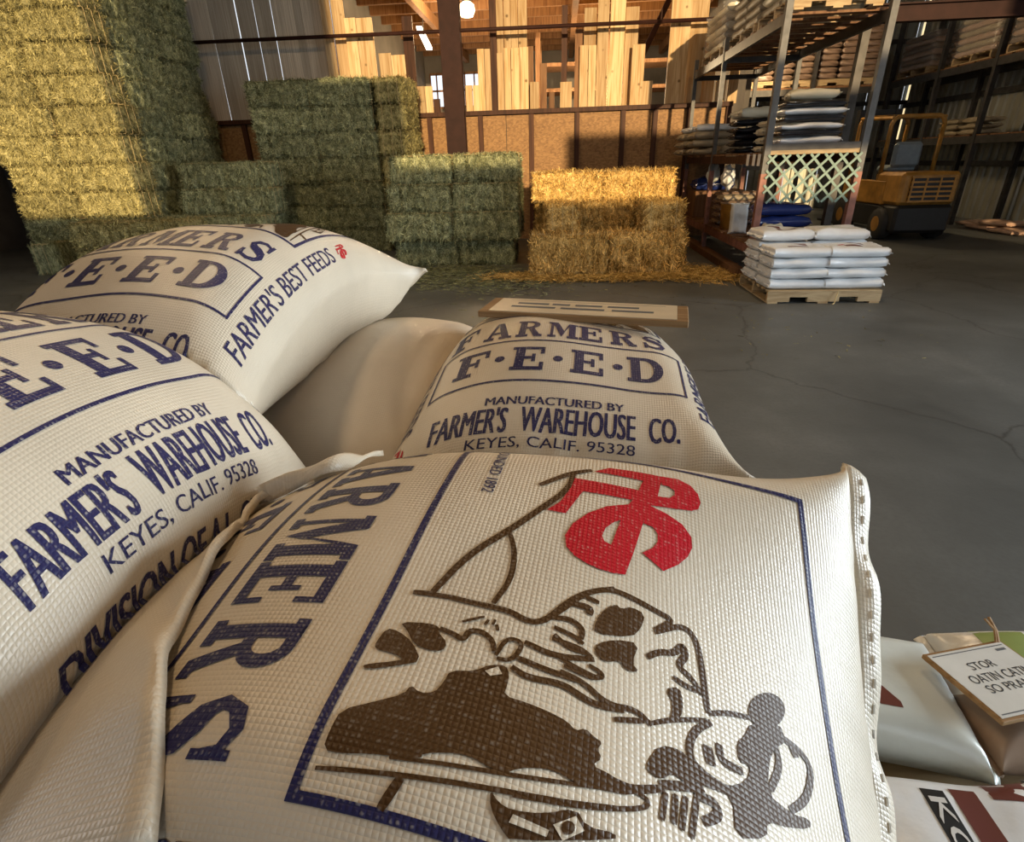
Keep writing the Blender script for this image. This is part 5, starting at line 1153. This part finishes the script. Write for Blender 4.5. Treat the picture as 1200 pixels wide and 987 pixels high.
load(2.90, 9.3, 2.84, 2, 2, 5, ['poly_tan'], 'tan bag in the load high on the middle of the rack', 'load on the rack middle', wrap=False, plabel='pallet under the load high on the rack middle')
load(2.90, 7.95, 2.84, 2, 2, 4, ['poly_tan', 'poly_cream'], 'tan bag in the load high above the lattice', 'load above the lattice', wrap=False, plabel='pallet high above the lattice')
# far rack with dark loads
p0, p1 = aty(868, 108, 15.0), aty(1012, 104, 15.0)
fr = empty('storage_rack', (p0[0], 15.0, 0)); tag(fr, 'shadowed rack deep behind the storage rack', 'rack')
zf = float(p0[2])
for dx in (0, (p1[0] - p0[0]) / 2, p1[0] - p0[0]):
    for dy in (-.58, .58): MB().span((dx - .04, dy - .04, 0), (dx + .04, dy + .04, 4.4)).build('upright', M['steel_dark'], fr)
for zz in (zf - .1, 1.2):
    for dy in (-.58, .58): MB().span((0, dy - .03, zz - .06), (p1[0] - p0[0], dy + .03, zz + .06)).build('beam', M['steel_dark'], fr)
    MB().span((0, -.58, zz + .06), (p1[0] - p0[0], .58, zz + .1)).build('shelf_board', M['pine_dark'], fr)
for k in range(2):
    x = p0[0] + (p1[0] - p0[0]) * (.27 + .5 * k)
    load(x, 15.0, zf, 3, 2, 9 if k else 8, ['poly_brown'], 'brown bag in the shadowed load %s on the far rack' % ('touching the pale end wall' if k else 'nearest the lumber bay'), 'shadowed far load ' + ('near the end wall' if k else 'near the lumber bay'), wrap=False, plabel='pallet under the shadowed far load ' + ('near the end wall' if k else 'near the lumber bay'), sp=(.42, .5))
# right-hand rack along the corrugated wall
rr = empty('storage_rack', (8.75, 12, 0)); tag(rr, 'dark steel rack along the corrugated wall behind the forklift', 'rack')
for yy in (10.6, 13.10, 14.9, 16.9):
    for xx in (8.3, 9.2): MB().span((xx - 8.75 - .045, yy - 12 - .045, 0), (xx - 8.75 + .045, yy - 12 + .045, 4.6)).build('upright', M['steel_dark'], rr)
for zz in (2.95, 1.62):
    for xx in (8.3, 9.2): MB().span((xx - 8.75 - .03, -1.4, zz - .07), (xx - 8.75 + .03, 4.9, zz + .07)).build('beam', M['steel_dark'], rr)
    for k in range(12): MB().span((-.48, -1.35 + k * .52, zz + .07), (.48, -1.35 + k * .52 + .44, zz + .095)).build('shelf_board', M['pine_dark'], rr)
load(8.72, 16.0, 3.045, 2, 2, 6, ['poly_pink', 'poly_brown'], 'pinkish bag in the far wrapped load on the wall rack', 'far wrapped load on the wall rack', plabel='pallet under the far wrapped load on the wall rack')
load(8.72, 13.9, 3.045, 2, 2, 7, ['poly_pink', 'poly_tan'], 'pinkish bag in the middle wrapped load on the wall rack', 'middle wrapped load on the wall rack', plabel='pallet under the middle wrapped load on the wall rack')
load(8.72, 12.3, 3.045, 2, 2, 7, ['poly_brown', 'poly_pink'], 'brown bag in the near wrapped load on the wall rack', 'near wrapped load on the wall rack', plabel='pallet under the near wrapped load on the wall rack')
for k in range(3):
    for j in range(2):
        put_bag('shelf', 'poly_tan', 57 + (k + j) % 2, (8.62 + J(.03), 13.54 + j * .70 + J(.01), 1.713 + .11 * k), J(.05), 'tan paper bag in the slumped pile on the wall rack', 'slumped pile on the wall rack', size=(.49, .68, .117), W=.56, L=.72, c0=.062, cb=.8, amp=.007)
for k, (xx, yy, zz) in enumerate(((8.36, 11.42, 0), (8.40, 12.13, 0), (8.92, 11.75, 0), (8.42, 11.78, .107), (8.66, 12.84, 0))):
    put_bag('shelf', 'poly_pink', 58 + k % 2, (xx, yy, zz), J(.04) + (.15 if zz else 0), 'pinkish bag lying on the floor at the foot of the wall rack', 'bags on the floor by the wall rack', size=(.48, .68, .112), W=.56, L=.72, c0=.062, cb=.8, amp=.006)

# ---- white bags on the pallet in front of the rack
pc = (2.80, 6.58)
pallet((pc[0], pc[1], 0), 0, 'light wooden pallet under the white bags', None, 1.16, 1.02)
WB = dict(W=.62, L=.68, c0=.078, cb=.85, n=6, endc=.045, amp=.0055, nv=36, ns=30)
lev = ['bottom', 'second', 'third', 'fourth']
for k in range(4):
    z = .138 + .108 * k
    for i in range(2):
        for j in range(2):
            o, Bq = put_bag('white', 'poly_white', 70 + (k + i + j) % 4, (pc[0] - .285 + i * .57 + J(.003), pc[1] - .25 + j * .5 + J(.003), z), hp + J(.012) , 'glossy white bag in the pallet load, %s layer, %s row, %s side' % (lev[k], 'front' if j == 0 else 'back', 'forklift' if i else 'straw'), 'white bags on the pallet', size=(.503, .573, .117), seams=-1 if i else 1, **WB)
            if k == 3 and j == 0: patch(o, Bq, [rect(-.14, -.1 + .03 * i, -.06, .12), rect(.02, -.15, .12, .02)], 'print_brown', 'maroon_print')
            if k == 3 and j == 0 and i == 1: patch(o, Bq, [rect(-.05, .10, .02, .17)], 'print_red', 'red_print', .0018)
for i, (dx, dy, rz, lab) in enumerate(((-.30, .20, hp + .04, 'puffy white bag on top of the pallet load, toward the straw'), (.30, .22, hp - .05, 'puffy white bag on top of the pallet load with raised corner'))):
    o, Bq = put_bag('whitetop', 'poly_white', 75 + i, (pc[0] + dx, pc[1] + dy, .138 + .108 * 4), rz, lab, None, size=(.50, .59, .14), W=.60, L=.72, c0=.070, cb=.75, amp=.005, n=4, endc=.02, nv=40, ns=34)
    patch(o, Bq, [rect(-.16, -.16, -.04, .1), rect(.04, -.02, .14, .14)], 'print_brown' if i == 0 else 'poly_pale', 'faded_print')
tag(MB().tube([(2.93, 6.06, .13), (2.91, 6.04, .06), (2.90, 6.03, .012), (2.87, 6.0, .008)], .006, 6).build('loose_strap', M['twine']), 'loose pale strap hanging from the light wooden pallet', 'strap')

# ---- forklift
fk = empty('forklift', (6.25, 10.62, 0)); tag(fk, 'parked yellow forklift seen from behind, past the storage rack', 'forklift')
hw = .47
MB().span((-hw, 0, .14), (hw, .55, .60)).build('counterweight', M['black'], fk, bevel=.05)
MB().span((-hw, .30, .20), (hw, 2.1, .58)).build('chassis', M['black'], fk, bevel=.03)
MB().span((-hw, .02, .60), (hw, .95, 1.12)).build('engine_cover', M['yellow'], fk, bevel=.05)
MB().span((-hw - .01, .5, .58), (-hw + .06, 2.1, .98)).build('side_panel', M['yellow'], fk, bevel=.02)
MB().span((hw - .06, .5, .58), (hw + .01, 2.1, .98)).build('side_panel', M['yellow'], fk, bevel=.02)
gp = MB().span((-.33, -.012, .66), (.36, .03, 1.06)).build('grille_panel', M['black'], fk)
for k in range(6): MB().span((-.34, -.03, .65 + k * .076), (.37, .0, .678 + k * .076)).build('grille_bar', M['yellow'], gp)
for k in range(4): MB().span((-.33 + k * .222, -.028, .66), (-.305 + k * .222, .0, 1.06)).build('grille_divider', M['yellow'], gp)
for sx in (-1, 1):
    for yy, r in ((.42, .27), (1.85, .32)):
        w = MB().lathe((sx * (hw - .02), yy, r), [(.12, -.10), (r * .92, -.10), (r, -.06), (r, .06), (r * .92, .10), (.12, .10)], 24, 'x').build('wheel', M['rubber'], fk, True)
        MB().lathe((sx * (hw - .02), yy, r), [(.05, -.105), (.13, -.105), (.13, .105), (.05, .105)], 16, 'x').build('hub', M['yellow'], w)
MB().span((-.24, 1.0, 1.10), (.24, 1.45, 1.22)).build('seat', M['seat'], fk, bevel=.04)
MB().span((-.24, .92, 1.18), (.24, 1.04, 1.60)).build('backrest', M['seat'], fk, bevel=.05)
def arch(y, z1, hwid, r):
    pts = [(-hwid, y, 1.0), (-hwid, y, z1 - .14)]
    for a in np.linspace(0, hp, 6): pts.append((-hwid + .14 - .14 * math.cos(a), y, z1 - .14 + .14 * math.sin(a)))
    for a in np.linspace(0, hp, 6): pts.append((hwid - .14 + .14 * math.sin(a), y, z1 - .14 + .14 * math.cos(a)))
    pts += [(hwid, y, z1 - .14), (hwid, y, 1.0)]
    return MB().tube(pts, r, 10)
arch(.85, 2.0, .44, .035).build('guard_hoop', M['yellow'], fk, True)
arch(2.0, 2.05, .44, .035).build('guard_hoop', M['yellow'], fk, True)
for sx in (-.43, .43): MB().tube([(sx, .85, 1.98), (sx, 2.0, 2.03)], .03, 8).build('guard_rail', M['yellow'], fk)
for k in range(4): MB().span((-.43, 1.05 + k * .24, 2.0), (.43, 1.09 + k * .24, 2.03)).build('guard_bar', M['black'], fk)
MB().tube([(0, 1.8, 1.0), (0, 1.6, 1.42)], .03, 8).build('steering_column', M['black'], fk)
MB().tube([(.16 * math.cos(a), 1.59 + .05 * math.sin(a), 1.42 + .15 * math.sin(a)) for a in np.linspace(0, 6.283, 18)], .014, 6).build('steering_wheel', M['black'], fk)
for sx in (-.33, .33): MB().span((sx - .06, 2.2, .08), (sx + .06, 2.34, 2.2)).build('mast_rail', M['black'], fk)
MB().span((-.33, 2.22, 2.1), (.33, 2.32, 2.2)).build('mast_crossbar', M['black'], fk)
for sx in (-.25, .25): MB().span((sx - .06, 2.36, .06), (sx + .06, 3.4, .10)).span((sx - .06, 2.34, .06), (sx + .06, 2.40, .6)).build('fork', M['black'], fk)
